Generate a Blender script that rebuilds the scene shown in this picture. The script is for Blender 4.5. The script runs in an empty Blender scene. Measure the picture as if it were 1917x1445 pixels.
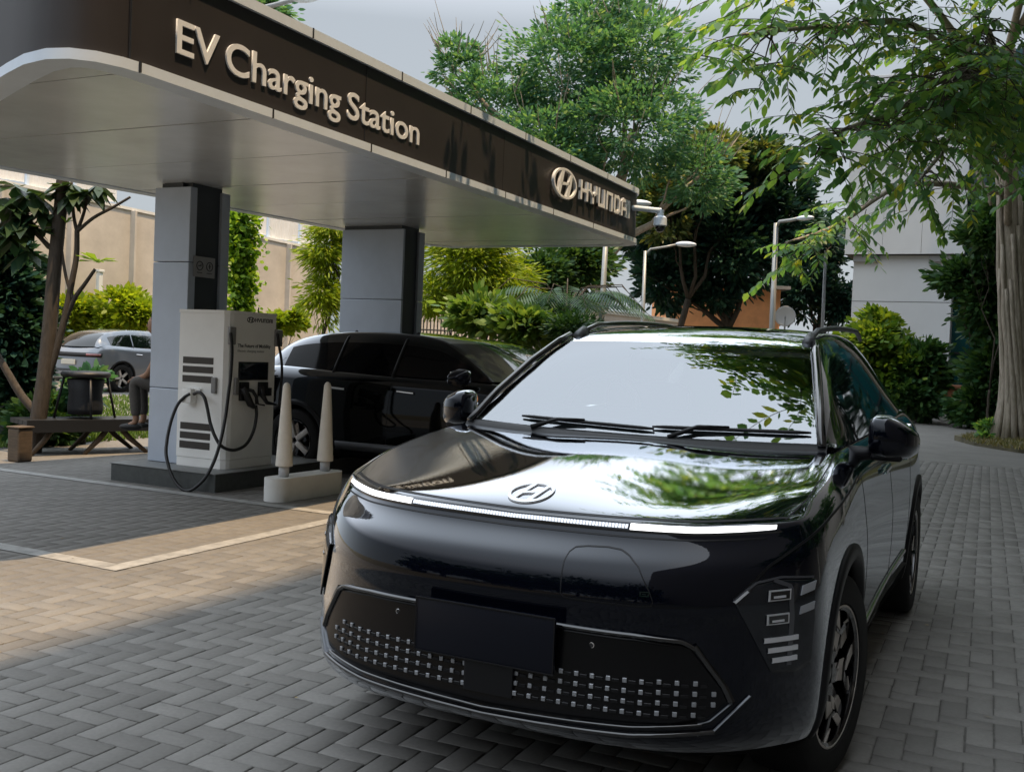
import bpy, bmesh, math, random
import numpy as np
from mathutils import Vector, Matrix
from mathutils.bvhtree import BVHTree
R = math.radians
scn = bpy.context.scene
# ---------------------------------------------------------------- camera
CF, CYAW, CPITCH, CROLL = 1915.0, .45565, -.03256, .04139
CPOS = np.array([1.367, -2.738, 1.386])
def cam_axes():
    f = np.array([-math.sin(CYAW)*math.cos(CPITCH), math.cos(CYAW)*math.cos(CPITCH), math.sin(CPITCH)])
    r = np.array([math.cos(CYAW), math.sin(CYAW), 0.]); u = np.cross(r, f)
    return math.cos(CROLL)*r+math.sin(CROLL)*u, -math.sin(CROLL)*r+math.cos(CROLL)*u, f
CR, CU, CFW = cam_axes()
cam = bpy.data.cameras.new('camera'); cam_o = bpy.data.objects.new('camera', cam); scn.collection.objects.link(cam_o)
cam.sensor_width = 36; cam.lens = 36*CF/1917; cam.clip_end = 1500; cam.clip_start = .05
m = Matrix.Identity(4)
for i in range(3):
    m[i][0] = CR[i]; m[i][1] = CU[i]; m[i][2] = -CFW[i]; m[i][3] = CPOS[i]
cam_o.matrix_world = m
scn.camera = cam_o
def ray(u, v): return CFW+CR*(u-958.5)/CF-CU*(v-722.5)/CF
def atY(u, v, Y): d = ray(u, v); return Vector(CPOS+d*(Y-CPOS[1])/d[1])
def atX(u, v, X): d = ray(u, v); return Vector(CPOS+d*(X-CPOS[0])/d[0])
def atZ(u, v, Z=0): d = ray(u, v); return Vector(CPOS+d*(Z-CPOS[2])/d[2])
def atD(u, v, D): return Vector(CPOS+ray(u, v)*D)      # D metres along the view axis
# ---------------------------------------------------------------- light
scn.view_settings.view_transform = 'Standard'; scn.view_settings.look = 'None'
scn.view_settings.exposure = .50; scn.view_settings.gamma = 1
SUN = Vector((.285, -.03, 1)).normalized()
w = bpy.data.worlds.new('World'); scn.world = w; w.use_nodes = True
nt = w.node_tree; N = nt.nodes; L = nt.links; N.clear()
sky = N.new('ShaderNodeTexSky'); sky.sky_type = 'NISHITA'; sky.sun_disc = False
sky.sun_elevation = math.asin(SUN.z); sky.sun_rotation = math.atan2(SUN.x, SUN.y); sky.dust_density = 5; sky.air_density = 1.5
tc = N.new('ShaderNodeTexCoord'); sp = N.new('ShaderNodeSeparateXYZ'); L.new(tc.outputs['Generated'], sp.inputs[0])
rp = N.new('ShaderNodeValToRGB'); L.new(sp.outputs['Z'], rp.inputs[0])
for k, (p, c) in enumerate(((0, (.039, .0427, .0460)), (1, (.158, .174, .191)), (.30, (.0368, .0402, .0440)), (.37, (.075, .080, .088)), (.46, (.120, .127, .139)), (.7, (.150, .164, .180)))):
    e = rp.color_ramp.elements[k] if k < 2 else rp.color_ramp.elements.new(p)
    e.position = p; e.color = (*c, 1)
ns = N.new('ShaderNodeTexNoise'); ns.inputs['Scale'].default_value = 1.6; ns.inputs['Detail'].default_value = 4
L.new(tc.outputs['Generated'], ns.inputs['Vector'])
mr = N.new('ShaderNodeMapRange'); mr.inputs['To Min'].default_value = 9.6; mr.inputs['To Max'].default_value = 10.4
L.new(ns.outputs[0], mr.inputs[0])
vm = N.new('ShaderNodeVectorMath'); vm.operation = 'SCALE'; L.new(rp.outputs[0], vm.inputs[0]); L.new(mr.outputs[0], vm.inputs['Scale'])
mul = N.new('ShaderNodeVectorMath'); mul.operation = 'SCALE'; mul.inputs['Scale'].default_value = 10; L.new(vm.outputs[0], mul.inputs[0])
mx = N.new('ShaderNodeMix'); mx.data_type = 'RGBA'; mx.inputs['Factor'].default_value = .88
L.new(sky.outputs[0], mx.inputs[6]); L.new(mul.outputs[0], mx.inputs[7])
bg = N.new('ShaderNodeBackground'); bg.inputs['Strength'].default_value = .1; L.new(mx.outputs[2], bg.inputs[0])
wo = N.new('ShaderNodeOutputWorld'); L.new(bg.outputs[0], wo.inputs[0])
sl = bpy.data.lights.new('sun', 'SUN'); sl.energy = 4.2; sl.angle = R(.53); sl.color = (1, .71, .42)
so = bpy.data.objects.new('sun', sl); scn.collection.objects.link(so)
so.rotation_euler = SUN.to_track_quat('Z', 'Y').to_euler()
scn.cycles.max_bounces = 8; scn.cycles.transparent_max_bounces = 12; scn.cycles.glossy_bounces = 5
scn.cycles.caustics_reflective = False; scn.cycles.caustics_refractive = False
# ---------------------------------------------------------------- materials
def mat(name, col, rough=.6, metal=0, coat=0, spec=.5, noise=0, nscale=20, bump=0, bscale=60, emit=0, ior=1.5, coat_ior=1.5, detail=4, stretch=None, col2=None):
    M = bpy.data.materials.new(name); M.use_nodes = True; nt = M.node_tree; b = nt.nodes['Principled BSDF']
    b.inputs['Base Color'].default_value = (*col, 1); b.inputs['Roughness'].default_value = rough
    b.inputs['Metallic'].default_value = metal; b.inputs['Coat Weight'].default_value = coat
    b.inputs['Coat Roughness'].default_value = .02; b.inputs['Coat IOR'].default_value = coat_ior
    b.inputs['Specular IOR Level'].default_value = spec; b.inputs['IOR'].default_value = ior
    tc = nt.nodes.new('ShaderNodeTexCoord'); vec = tc.outputs['Object']
    if stretch:
        mp = nt.nodes.new('ShaderNodeMapping'); mp.inputs['Scale'].default_value = stretch
        nt.links.new(vec, mp.inputs[0]); vec = mp.outputs[0]
    if noise or col2:
        n = nt.nodes.new('ShaderNodeTexNoise'); n.inputs['Scale'].default_value = nscale; n.inputs['Detail'].default_value = detail
        n.inputs['Roughness'].default_value = .65
        nt.links.new(vec, n.inputs['Vector'])
        r = nt.nodes.new('ShaderNodeValToRGB'); r.color_ramp.elements[0].position = .3; r.color_ramp.elements[1].position = .7
        c2 = col2 or tuple(min(1, c*(1+noise)) for c in col); c1 = col if col2 else tuple(c*(1-noise) for c in col)
        r.color_ramp.elements[0].color = (*c1, 1); r.color_ramp.elements[1].color = (*c2, 1)
        nt.links.new(n.outputs[0], r.inputs[0]); nt.links.new(r.outputs[0], b.inputs['Base Color'])
    if bump:
        n = nt.nodes.new('ShaderNodeTexNoise'); n.inputs['Scale'].default_value = bscale; n.inputs['Detail'].default_value = 3
        nt.links.new(vec, n.inputs['Vector'])
        bp = nt.nodes.new('ShaderNodeBump'); bp.inputs['Strength'].default_value = bump; bp.inputs['Distance'].default_value = .02
        nt.links.new(n.outputs[0], bp.inputs['Height']); nt.links.new(bp.outputs[0], b.inputs['Normal'])
    if emit:
        b.inputs['Emission Color'].default_value = (*col, 1); b.inputs['Emission Strength'].default_value = emit
    return M
def leafmat(name, cols, trans=.35, rough=.45, spec=.35):
    """foliage: every leaf its own tint out of cols, some light passing through"""
    M = bpy.data.materials.new(name); M.use_nodes = True; nt = M.node_tree; b = nt.nodes['Principled BSDF']; out = nt.nodes['Material Output']
    g = nt.nodes.new('ShaderNodeNewGeometry'); r = nt.nodes.new('ShaderNodeValToRGB')
    el = r.color_ramp.elements
    for i, (p, c) in enumerate(cols):
        x = el[i] if i < 2 else el.new(p)
        x.position = p; x.color = (*c, 1)
    nt.links.new(g.outputs['Random Per Island'], r.inputs[0]); nt.links.new(r.outputs[0], b.inputs['Base Color'])
    b.inputs['Roughness'].default_value = rough; b.inputs['Specular IOR Level'].default_value = spec
    t = nt.nodes.new('ShaderNodeBsdfTranslucent'); s = nt.nodes.new('ShaderNodeVectorMath'); s.operation = 'MULTIPLY'
    s.inputs[1].default_value = (1.5, 1.35, .5); nt.links.new(r.outputs[0], s.inputs[0]); nt.links.new(s.outputs[0], t.inputs[0])
    mxs = nt.nodes.new('ShaderNodeMixShader'); mxs.inputs[0].default_value = trans
    nt.links.new(b.outputs[0], mxs.inputs[1]); nt.links.new(t.outputs[0], mxs.inputs[2]); nt.links.new(mxs.outputs[0], out.inputs[0])
    return M
# ---------------------------------------------------------------- objects
def tag(o, label=None, cat=None, group=None, kind=None):
    if label: o['label'] = label
    if cat: o['category'] = cat
    if group: o['group'] = group
    if kind: o['kind'] = kind
    return o
def thing(name, label, cat, loc=(0, 0, 0), rz=0, group=None):
    o = bpy.data.objects.new(name, None); o.empty_display_size = .2; scn.collection.objects.link(o)
    o.location = loc; o.rotation_euler = (0, 0, rz); tag(o, label, cat, group)
    return o
def pmat(o):
    """world matrix of a thing or part whose parents only carry location and z rotation"""
    M = Matrix.LocRotScale(o.location, o.rotation_euler, o.scale)
    return pmat(o.parent) @ M if o.parent else M
def link(name, me, material=None, parent=None, world=False, smooth=False):
    if material:
        me.materials.clear(); me.materials.append(material)
    if world and parent: me.transform(pmat(parent).inverted())
    if smooth:
        me.polygons.foreach_set('use_smooth', [True]*len(me.polygons))
    o = bpy.data.objects.new(name, me); scn.collection.objects.link(o); o.parent = parent
    return o
class MB:
    """collects shapes into one mesh"""
    def __init__(s): s.bm = bmesh.new()
    def _x(s, vs, M):
        if M: bmesh.ops.transform(s.bm, matrix=M, verts=vs)
        return s
    def box(s, x0, x1, y0, y1, z0, z1, bev=0, M=None, seg=2):
        r = bmesh.ops.create_cube(s.bm, size=1); v = r['verts']
        bmesh.ops.transform(s.bm, matrix=Matrix.Translation(((x0+x1)/2, (y0+y1)/2, (z0+z1)/2)) @ Matrix.Diagonal((x1-x0, y1-y0, z1-z0, 1)), verts=v)
        if bev:
            es = list({e for q in v for e in q.link_edges})
            b = bmesh.ops.bevel(s.bm, geom=es, offset=bev, segments=seg, affect='EDGES', profile=.5)
            v = list({q for f in b['faces'] for q in f.verts} | {q for q in v if q.is_valid})
        return s._x(v, M)
    def cyl(s, p, q, r, r2=None, n=20, caps=True):
        p = Vector(p); q = Vector(q); d = q-p
        o = bmesh.ops.create_cone(s.bm, cap_ends=caps, segments=n, radius1=r, radius2=r if r2 is None else r2, depth=d.length)
        return s._x(o['verts'], Matrix.Translation((p+q)/2) @ d.to_track_quat('Z', 'Y').to_matrix().to_4x4())
    def sph(s, c, r, M=None, n=16):
        o = bmesh.ops.create_uvsphere(s.bm, u_segments=n, v_segments=max(6, n//2), radius=1)
        if not hasattr(r, '__len__'): r = (r, r, r)
        return s._x(o['verts'], Matrix.Translation(c) @ (M or Matrix.Identity(4)) @ Matrix.Diagonal((*r, 1)))
    def tube(s, pts, rad, n=8, closed=False):
        P = [Vector(p) for p in pts]; k = len(P); rads = rad if hasattr(rad, '__len__') else [rad]*k; rings = []
        up = None
        for i in range(k):
            a = P[(i-1) % k] if closed or i > 0 else P[i]; b = P[(i+1) % k] if closed or i < k-1 else P[i]
            t = (b-a).normalized()
            if up is None: up = t.orthogonal().normalized()
            up = (up-t*up.dot(t)).normalized(); sd = t.cross(up)
            rings.append([s.bm.verts.new(P[i]+(up*math.cos(2*math.pi*j/n)+sd*math.sin(2*math.pi*j/n))*rads[i]) for j in range(n)])
        for i in range(k if closed else k-1):
            A = rings[i]; B = rings[(i+1) % k]
            for j in range(n): s.bm.faces.new((A[j], A[(j+1) % n], B[(j+1) % n], B[j]))
        if not closed:
            s.bm.faces.new(rings[0][::-1]); s.bm.faces.new(rings[-1])
        return s
    def lathe(s, prof, n=32, M=None):
        """prof: (radius, height) list round z"""
        rings = []
        for r, z in prof:
            rings.append([s.bm.verts.new((r*math.cos(2*math.pi*j/n), r*math.sin(2*math.pi*j/n), z)) for j in range(n)])
        for A, B in zip(rings, rings[1:]):
            for j in range(n): s.bm.faces.new((A[j], A[(j+1) % n], B[(j+1) % n], B[j]))
        return s._x([v for q in rings for v in q], M)
    def prism(s, poly, a, b, axis='z', M=None):
        """polygon extruded from a to b along axis; polygon coords are the other two axes in order"""
        def P(u, v, w): return {'z': (u, v, w), 'y': (u, w, v), 'x': (w, u, v)}[axis]
        A = [s.bm.verts.new(P(u, v, a)) for u, v in poly]; B = [s.bm.verts.new(P(u, v, b)) for u, v in poly]
        s.bm.faces.new(A[::-1]); s.bm.faces.new(B)
        k = len(poly)
        for i in range(k): s.bm.faces.new((A[i], A[(i+1) % k], B[(i+1) % k], B[i]))
        return s._x(A+B, M)
    def quad(s, *p): s.bm.faces.new([s.bm.verts.new(q) for q in p]); return s
    def mesh(s, me, M=None):
        n0 = len(s.bm.verts); s.bm.from_mesh(me); s.bm.verts.ensure_lookup_table()
        return s._x(s.bm.verts[n0:], M)
    def build(s, name, material, parent=None, world=False, smooth=False, angle=None, label=None):
        bmesh.ops.recalc_face_normals(s.bm, faces=s.bm.faces)
        me = bpy.data.meshes.new(name); s.bm.to_mesh(me); s.bm.free()
        o = link(name, me, material, parent, world, smooth or angle is not None)
        if angle is not None: me.set_sharp_from_angle(angle=R(angle))
        if label: o['label'] = label
        return o
def pymesh(name, V, F, material, parent=None, world=False, smooth=False):
    me = bpy.data.meshes.new(name); me.from_pydata([tuple(v) for v in V], [], F); me.update()
    return link(name, me, material, parent, world, smooth)
def arrmesh(name, V, k, material, parent=None, world=True, smooth=False):
    """V: (n*k,3) array, every k vertices one polygon"""
    V = np.asarray(V, np.float32).reshape(-1, 3); n = len(V)//k
    me = bpy.data.meshes.new(name); me.vertices.add(n*k); me.vertices.foreach_set('co', V.ravel())
    me.loops.add(n*k); me.loops.foreach_set('vertex_index', np.arange(n*k, dtype=np.int32))
    me.polygons.add(n); me.polygons.foreach_set('loop_start', np.arange(0, n*k, k, dtype=np.int32)); me.polygons.foreach_set('loop_total', np.full(n, k, np.int32))
    me.update(); me.validate()
    return link(name, me, material, parent, world, smooth)
def copy_tree(o, parent=None):
    c = o.copy(); scn.collection.objects.link(c); c.parent = parent
    for ch in [q for q in scn.objects if q.parent == o]: copy_tree(ch, c)
    return c
def text_mesh(s, size=1, ext=.01, off=0, space=1.0, res=6):
    cu = bpy.data.curves.new('t', 'FONT'); cu.body = s; cu.size = size; cu.extrude = ext; cu.offset = off; cu.space_character = space
    cu.resolution_u = res; cu.align_x = 'LEFT'
    o = bpy.data.objects.new('t', cu); scn.collection.objects.link(o)
    dg = bpy.context.evaluated_depsgraph_get(); me = bpy.data.meshes.new_from_object(o.evaluated_get(dg))
    bpy.data.objects.remove(o); bpy.data.curves.remove(cu)
    return me
def extent(me):
    a = np.empty(len(me.vertices)*3, np.float32); me.vertices.foreach_get('co', a); a = a.reshape(-1, 3); return a.min(0), a.max(0)
# the wordmark and emblem, drawn in a plane: (strokes in letter units of height 1)
WORD = {'H': (.62, [((0, 0), (0, 1)), ((.62, 0), (.62, 1)), ((0, .5), (.62, .5))]),
 'Y': (.62, [((0, 1), (0, .66)), ((0, .66), (.31, .40)), ((.31, .40), (.62, .66)), ((.62, .66), (.62, 1)), ((.31, .40), (.31, 0))]),
 'U': (.58, [((0, 1), (0, 0)), ((0, 0), (.58, 0)), ((.58, 0), (.58, 1))]),
 'N': (.58, [((0, 0), (0, 1)), ((0, 1), (.58, 1)), ((.58, 1), (.58, 0))]),
 'D': (.58, [((0, 0), (0, 1)), ((0, 1), (.42, 1)), ((.42, 1), (.58, .84)), ((.58, .84), (.58, .16)), ((.58, .16), (.42, 0)), ((.42, 0), (0, 0))]),
 'A': (.58, [((0, 0), (0, .84)), ((0, .84), (.16, 1)), ((.16, 1), (.58, 1)), ((.58, 1), (.58, 0)), ((0, .4), (.58, .4))]),
 'I': (0, [((0, 0), (0, 1))])}
def wordmark(h, thick, depth):
    """HYUNDAI in square letters; x right, z up, y from 0 (front) to depth; returns MB and width"""
    b = MB(); x = 0; t = thick/2
    for ch in 'HYUNDAI':
        wd, st = WORD[ch]
        for k, ((x0, y0), (x1, y1)) in enumerate(st):
            p = Vector((x+x0*h, 0, t+y0*(h-2*t))); q = Vector((x+x1*h, 0, t+y1*(h-2*t))); d = (q-p).normalized()
            n = Vector((-d.z, 0, d.x))*t; p = p-d*t; q = q+d*t; e = depth*(1-.03*(k % 3))
            b.prism([((p+n).x, (p+n).z), ((q+n).x, (q+n).z), ((q-n).x, (q-n).z), ((p-n).x, (p-n).z)], 0, e, 'y')
        x += wd*h+thick+.14*h
    bmesh.ops.recalc_face_normals(b.bm, faces=b.bm.faces)
    return b, x
def emblem_mesh(a, c, thick, depth, n=48):
    """oval ring with the slanted H; a, c half axes; lies in xz, y 0..depth"""
    b = MB()
    for i in range(n):
        t0 = 2*math.pi*i/n; t1 = 2*math.pi*(i+1)/n
        p = [(math.cos(t)*(a-k*thick), math.sin(t)*(c-k*thick*.8)) for t, k in ((t0, 0), (t1, 0), (t1, 1), (t0, 1))]
        b.prism(p, 0, depth, 'y')
    def el(f, x): return f*c*math.sqrt(max(0, 1-(x/a)**2))
    def P(l): b.prism([(x*a, z*c) for x, z in l], 0, depth*.97, 'y')
    P([(-.60, -.76), (-.44, -.86), (-.30, -.22), (-.10, .88), (-.34, .86), (-.50, .05)])
    P([(.60, .76), (.44, .86), (.30, .22), (.10, -.88), (.34, -.86), (.50, -.05)])
    P([(-.34, -.20), (-.10, -.10), (.10, -.08), (.34, .02), (.34, .20), (.10, .10), (-.10, .08), (-.34, -.02)])
    bmesh.ops.recalc_face_normals(b.bm, faces=b.bm.faces)
    return b
# ---------------------------------------------------------------- ground
rng = np.random.default_rng(7); random.seed(7)
def paver_mat():
    M = bpy.data.materials.new('paver'); M.use_nodes = True; nt = M.node_tree; b = nt.nodes['Principled BSDF']; L = nt.links
    g = nt.nodes.new('ShaderNodeNewGeometry'); r = nt.nodes.new('ShaderNodeValToRGB')
    r.color_ramp.elements[0].color = (.140, .134, .124, 1); r.color_ramp.elements[1].color = (.190, .183, .170, 1)
    e = r.color_ramp.elements.new(.5); e.color = (.166, .160, .148, 1)
    L.new(g.outputs['Random Per Island'], r.inputs[0])
    tc = nt.nodes.new('ShaderNodeTexCoord')
    n1 = nt.nodes.new('ShaderNodeTexNoise'); n1.inputs['Scale'].default_value = .55; n1.inputs['Detail'].default_value = 6; n1.inputs['Roughness'].default_value = .7
    n2 = nt.nodes.new('ShaderNodeTexNoise'); n2.inputs['Scale'].default_value = 60; n2.inputs['Detail'].default_value = 4
    for n in (n1, n2): L.new(tc.outputs['Object'], n.inputs['Vector'])
    a = nt.nodes.new('ShaderNodeMapRange'); a.inputs['From Min'].default_value = .3; a.inputs['From Max'].default_value = .7; a.inputs['To Min'].default_value = .78; a.inputs['To Max'].default_value = 1.12
    c = nt.nodes.new('ShaderNodeMapRange'); c.inputs['To Min'].default_value = .8; c.inputs['To Max'].default_value = 1.2
    L.new(n1.outputs[0], a.inputs[0]); L.new(n2.outputs[0], c.inputs[0])
    k = nt.nodes.new('ShaderNodeMath'); k.operation = 'MULTIPLY'; L.new(a.outputs[0], k.inputs[0]); L.new(c.outputs[0], k.inputs[1])
    v = nt.nodes.new('ShaderNodeVectorMath'); v.operation = 'SCALE'; L.new(r.outputs[0], v.inputs[0]); L.new(k.outputs[0], v.inputs['Scale'])
    L.new(v.outputs[0], b.inputs['Base Color']); b.inputs['Roughness'].default_value = .72; b.inputs['Specular IOR Level'].default_value = .35
    bp = nt.nodes.new('ShaderNodeBump'); bp.inputs['Strength'].default_value = .25; bp.inputs['Distance'].default_value = .004
    L.new(n2.outputs[0], bp.inputs['Height']); L.new(bp.outputs[0], b.inputs['Normal'])
    return M
M_paver = paver_mat(); M_paver2 = M_paver.copy(); M_paver2.name = 'worn_paver'
for _n in M_paver2.node_tree.nodes:
    if _n.type == 'VALTORGB':
        for _e, _c in zip(_n.color_ramp.elements, ((.156, .149, .137), (.163, .156, .144), (.170, .163, .150))): _e.color = (*_c, 1)
    if _n.type == 'BUMP': _n.inputs['Strength'].default_value = .1
M_joint = mat('joint_sand', (.085, .082, .074), .95, noise=.3, nscale=30)
M_road = mat('worn_paving', (.15, .145, .135), .85, noise=.16, nscale=1.5, bump=.2, bscale=80)
M_soil = mat('dry_soil', (.105, .095, .06), .95, noise=.35, nscale=3, bump=.5, bscale=20)
M_line = mat('worn_line_paint', (.275, .275, .265), .75, noise=.3, nscale=9)
# base ground to the horizon, then the blocks standing 8 mm above their sand bed
b = MB(); b.quad((-600, -60, -.03), (600, -60, -.03), (600, 1200, -.03), (-600, 1200, -.03))
tag(b.build('ground', M_soil), kind='structure')
b = MB(); b.quad((-9.6, -3.2, -.006), (9, -3.2, -.006), (9, 14, -.006), (-9.6, 14, -.006))
tag(b.build('sand_bed', M_joint), kind='structure')
def pavers():
    V = []; u = .1
    t = R(1.2); ct, st = math.cos(t), math.sin(t)
    for i in range(-104, 96):
        for j in range(-40, 150):
            k = (i-j) % 4
            if k == 0: x0, y0, w_, h_ = i*u, j*u, .2, .1
            elif k == 3: x0, y0, w_, h_ = i*u, j*u, .1, .2
            else: continue
            X = x0*ct-y0*st; Y = x0*st+y0*ct
            if not (-9.4 < X < 8.6 and -3.1 < Y < 13.9): continue
            V.append((x0, y0, w_, h_))
    A = np.array(V); n = len(A); g = .0035+.003*rng.random(n); bv = .0035; worn = A[:, 0] < -3.25; g = np.where(worn, .0012, g)
    x0 = A[:, 0]+g/2+rng.normal(0, .0008, n); y0 = A[:, 1]+g/2+rng.normal(0, .0008, n); x1 = A[:, 0]+A[:, 2]-g/2; y1 = A[:, 1]+A[:, 3]-g/2
    z = np.where(worn, .3, 1)*rng.normal(0, .0006, n); tx = rng.normal(0, .0035, n); ty = rng.normal(0, .0035, n); cx = (x0+x1)/2; cy = (y0+y1)/2
    def P(x, y, dz):
        return np.stack([x*ct-y*st, x*st+y*ct, z+dz+(x-cx)*tx+(y-cy)*ty], -1)
    T = [P(x0+bv, y0+bv, 0), P(x1-bv, y0+bv, 0), P(x1-bv, y1-bv, 0), P(x0+bv, y1-bv, 0)]
    B = [P(x0, y0, -.003), P(x1, y0, -.003), P(x1, y1, -.003), P(x0, y1, -.003)]
    B2 = [P(x0, y0, -.012), P(x1, y0, -.012), P(x1, y1, -.012), P(x0, y1, -.012)]
    vs = np.stack(T+B+B2, 1).reshape(-1, 3)          # 12 verts a block
    f = [(0, 1, 2, 3)]+[(4+i, 4+(i+1) % 4, (i+1) % 4, i) for i in range(4)]+[(8+i, 8+(i+1) % 4, 4+(i+1) % 4, 4+i) for i in range(4)]
    F = (np.array(f)[None]+12*np.arange(n)[:, None, None]).reshape(-1, 4)
    me = bpy.data.meshes.new('paving'); me.vertices.add(len(vs)); me.vertices.foreach_set('co', vs.astype(np.float32).ravel())
    me.loops.add(F.size); me.loops.foreach_set('vertex_index', F.astype(np.int32).ravel())
    me.polygons.add(len(F)); me.polygons.foreach_set('loop_start', np.arange(0, F.size, 4, dtype=np.int32)); me.polygons.foreach_set('loop_total', np.full(len(F), 4, np.int32))
    me.update(); me.validate()
    o = link('pavement', me, M_paver); me.materials.append(M_paver2); me.polygons.foreach_set('material_index', np.repeat(worn.astype(np.int32), 9))
    return tag(o, kind='structure')
pavers()
b = MB(); b.quad((-40, 14, -.004), (9, 14, -.004), (9, 29.5, -.004), (-40, 29.5, -.004)); b.quad((-40, -3.2, -.005), (-9.6, -3.2, -.005), (-9.6, 14, -.005), (-40, 14, -.005))
tag(b.build('road', M_road), kind='structure')
# worn parking-bay lines painted on the blocks
b = MB()
def line(x0, y0, x1, y1, w_=.13):
    d = Vector((x1-x0, y1-y0, 0)).normalized(); n = Vector((-d.y, d.x, 0))*w_/2; k = max(2, int((Vector((x1-x0, y1-y0, 0)).length)/.25))
    for i in range(k):
        a = Vector((x0, y0, .0045)).lerp(Vector((x1, y1, .0045)), i/k); c = Vector((x0, y0, .0045)).lerp(Vector((x1, y1, .0045)), (i+1)/k)
        b.quad(a-n, c-n, c+n, a+n)
line(-3.40, 1.64, -3.44, 6.4); line(-3.46, 1.71, -9.0, 1.78); line(-3.5, 4.17, -9.0, 4.22)
tag(b.build('bay_lines', M_line), kind='structure')
# low raised verge of dry grass round the big tree at the right
b = MB()
vp = [(.35, 19.6), (.75, 18.4), (1.5, 17.3), (3.2, 16.4), (6, 16.0), (9, 16), (9, 26), (3, 25), (1.0, 22.5)]
b.prism(vp, -.02, .10)
tag(b.build('verge', M_soil), kind='structure')

# ---------------------------------------------------------------- charging canopy
M_brown = mat('fascia_brown', (.030, .027, .028), .45, spec=.3, noise=.10, nscale=2, bump=.02, bscale=3)
M_trim = mat('white_trim', (.64, .73, .84), .35, spec=.5, noise=.04, nscale=6)
def panel_mat(name, col, metal, rough):
    M = mat(name, col, rough, metal=metal, noise=.12, nscale=1.3, bump=.06, bscale=1.1)
    return M
M_ceil = panel_mat('silver_panel', (.76, .81, .86), .3, .25)
M_dark = mat('dark_joint', (.015, .016, .018), .6)
M_clad = mat('grey_cladding', (.46, .52, .61), .38, metal=.25, noise=.06, nscale=2.5, bump=.03, bscale=3)
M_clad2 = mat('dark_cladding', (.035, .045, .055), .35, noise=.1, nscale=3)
M_gold = mat('champagne_letter', (.76, .79, .83), .5, metal=0, noise=.05, nscale=20)
CZ = 2.89
def arc(cx, cy, r, a0, a1, n=14): return [(cx+r*math.cos(R(a0+(a1-a0)*i/n)), cy+r*math.sin(R(a0+(a1-a0)*i/n))) for i in range(n+1)]
# plan outline, starting down the long right edge
near = [(-3.19, 1.62), (-3.205, 1.47), (-3.26, 1.33), (-3.36, 1.235), (-3.50, 1.20), (-3.72, 1.235), (-4.0, 1.34), (-4.4, 1.51), (-5.2, 1.86), (-7.3, 2.78)]
far = arc(-3.63, 10.02, .45, 90, 0, 10)
outline = near[::-1]+[(-3.185, 2.74), (-3.183, 3.9), (-3.182, 5.05), (-3.18, 6.2), (-3.18, 7.4), (-3.18, 8.6)]+far[::-1]+[(-6.20, 10.47), (-6.45, 10.1)]
def inset(poly, d):
    out = []; n = len(poly)
    for i in range(n):
        a = Vector(poly[i-1]); p = Vector(poly[i]); c = Vector(poly[(i+1) % n])
        e1 = (p-a).normalized(); e2 = (c-p).normalized(); nn = Vector((-e1.y-e2.y, e1.x+e2.x)).normalized()
        out.append(tuple(p+nn*d/max(.4, nn.dot(Vector((-e1.y, e1.x))))))
    return out
area = sum(outline[i][0]*outline[(i+1) % len(outline)][1]-outline[(i+1) % len(outline)][0]*outline[i][1] for i in range(len(outline)))
if area < 0: outline = outline[::-1]
canopy = thing('charging_canopy', 'flat roofed charging canopy with brown fascia, white trims and silver ceiling on two grey pillars', 'canopy', (-5.0, 5.5, 0))
def band(name, poly_in, poly_out, z0, z1, material):
    b = MB(); n = len(poly_in)
    A, B, C, D = [[b.bm.verts.new((x, y, z)) for x, y in pl] for pl, z in ((poly_out, z0), (poly_out, z1), (poly_in, z1), (poly_in, z0))]
    for i in range(n):
        j = (i+1) % n
        for P, Q in ((A, B), (B, C), (C, D), (D, A)): b.bm.faces.new((P[i], P[j], Q[j], Q[i]))
    return b.build(name, material, canopy, world=True, angle=35)
band('fascia', inset(outline, .10), inset(outline, .025), CZ+.062, 3.535, M_brown)
band('bottom_trim', inset(outline, .17), outline, CZ, CZ+.06, M_trim)
band('top_trim', inset(outline, .17), outline, 3.537, 3.605, M_trim)
b = MB(); b.prism(inset(outline, .12), 3.40, 3.50); b.build('roof_deck', M_trim, canopy, world=True)
b = MB(); b.prism(inset(outline, .16), CZ+.034, CZ+.05); b.build('ceiling_void', M_dark, canopy, world=True)
# thin butt joints across the trims
for y in (1.575, 2.735, 3.90, 5.06, 6.22, 7.38, 8.54):
    for q in ((-3.192, -3.176, y-.004, y+.004, CZ-.002, CZ+.061), (-3.192, -3.176, y+.396, y+.404, 3.536, 3.607)):
        b = MB(); b.box(*q); b.build('joint', M_dark, canopy, world=True)
for y in (1.52, 3.84, 6.2, 8.5):
    b = MB(); b.box(-3.2115, -3.203, y-.003, y+.003, CZ+.062, 3.535); b.build('joint', M_dark, canopy, world=True)
def clip(poly, y0, y1):
    def half(pl, f):
        out = []
        for i in range(len(pl)):
            a, c = pl[i-1], pl[i]; fa, fc = f(a), f(c)
            if (fa >= 0) != (fc >= 0): t = fa/(fa-fc); out.append((a[0]+(c[0]-a[0])*t, a[1]+(c[1]-a[1])*t))
            if fc >= 0: out.append(c)
        return out
    pl = half(poly, lambda p: p[1]-y0); return half(pl, lambda p: y1-p[1]) if pl else []
ins = inset(outline, .172); ys = [1.0]+[1.575+1.162*i for i in range(8)]+[10.9]
b = MB()
for i, (a, c) in enumerate(zip(ys, ys[1:])):
    pl = clip(ins, a+.009, c-.009)
    if len(pl) > 2: b.prism(pl, CZ+.006+.0015*(i % 2), CZ+.022)
b.build('ceiling', M_ceil, canopy, world=True)
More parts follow.
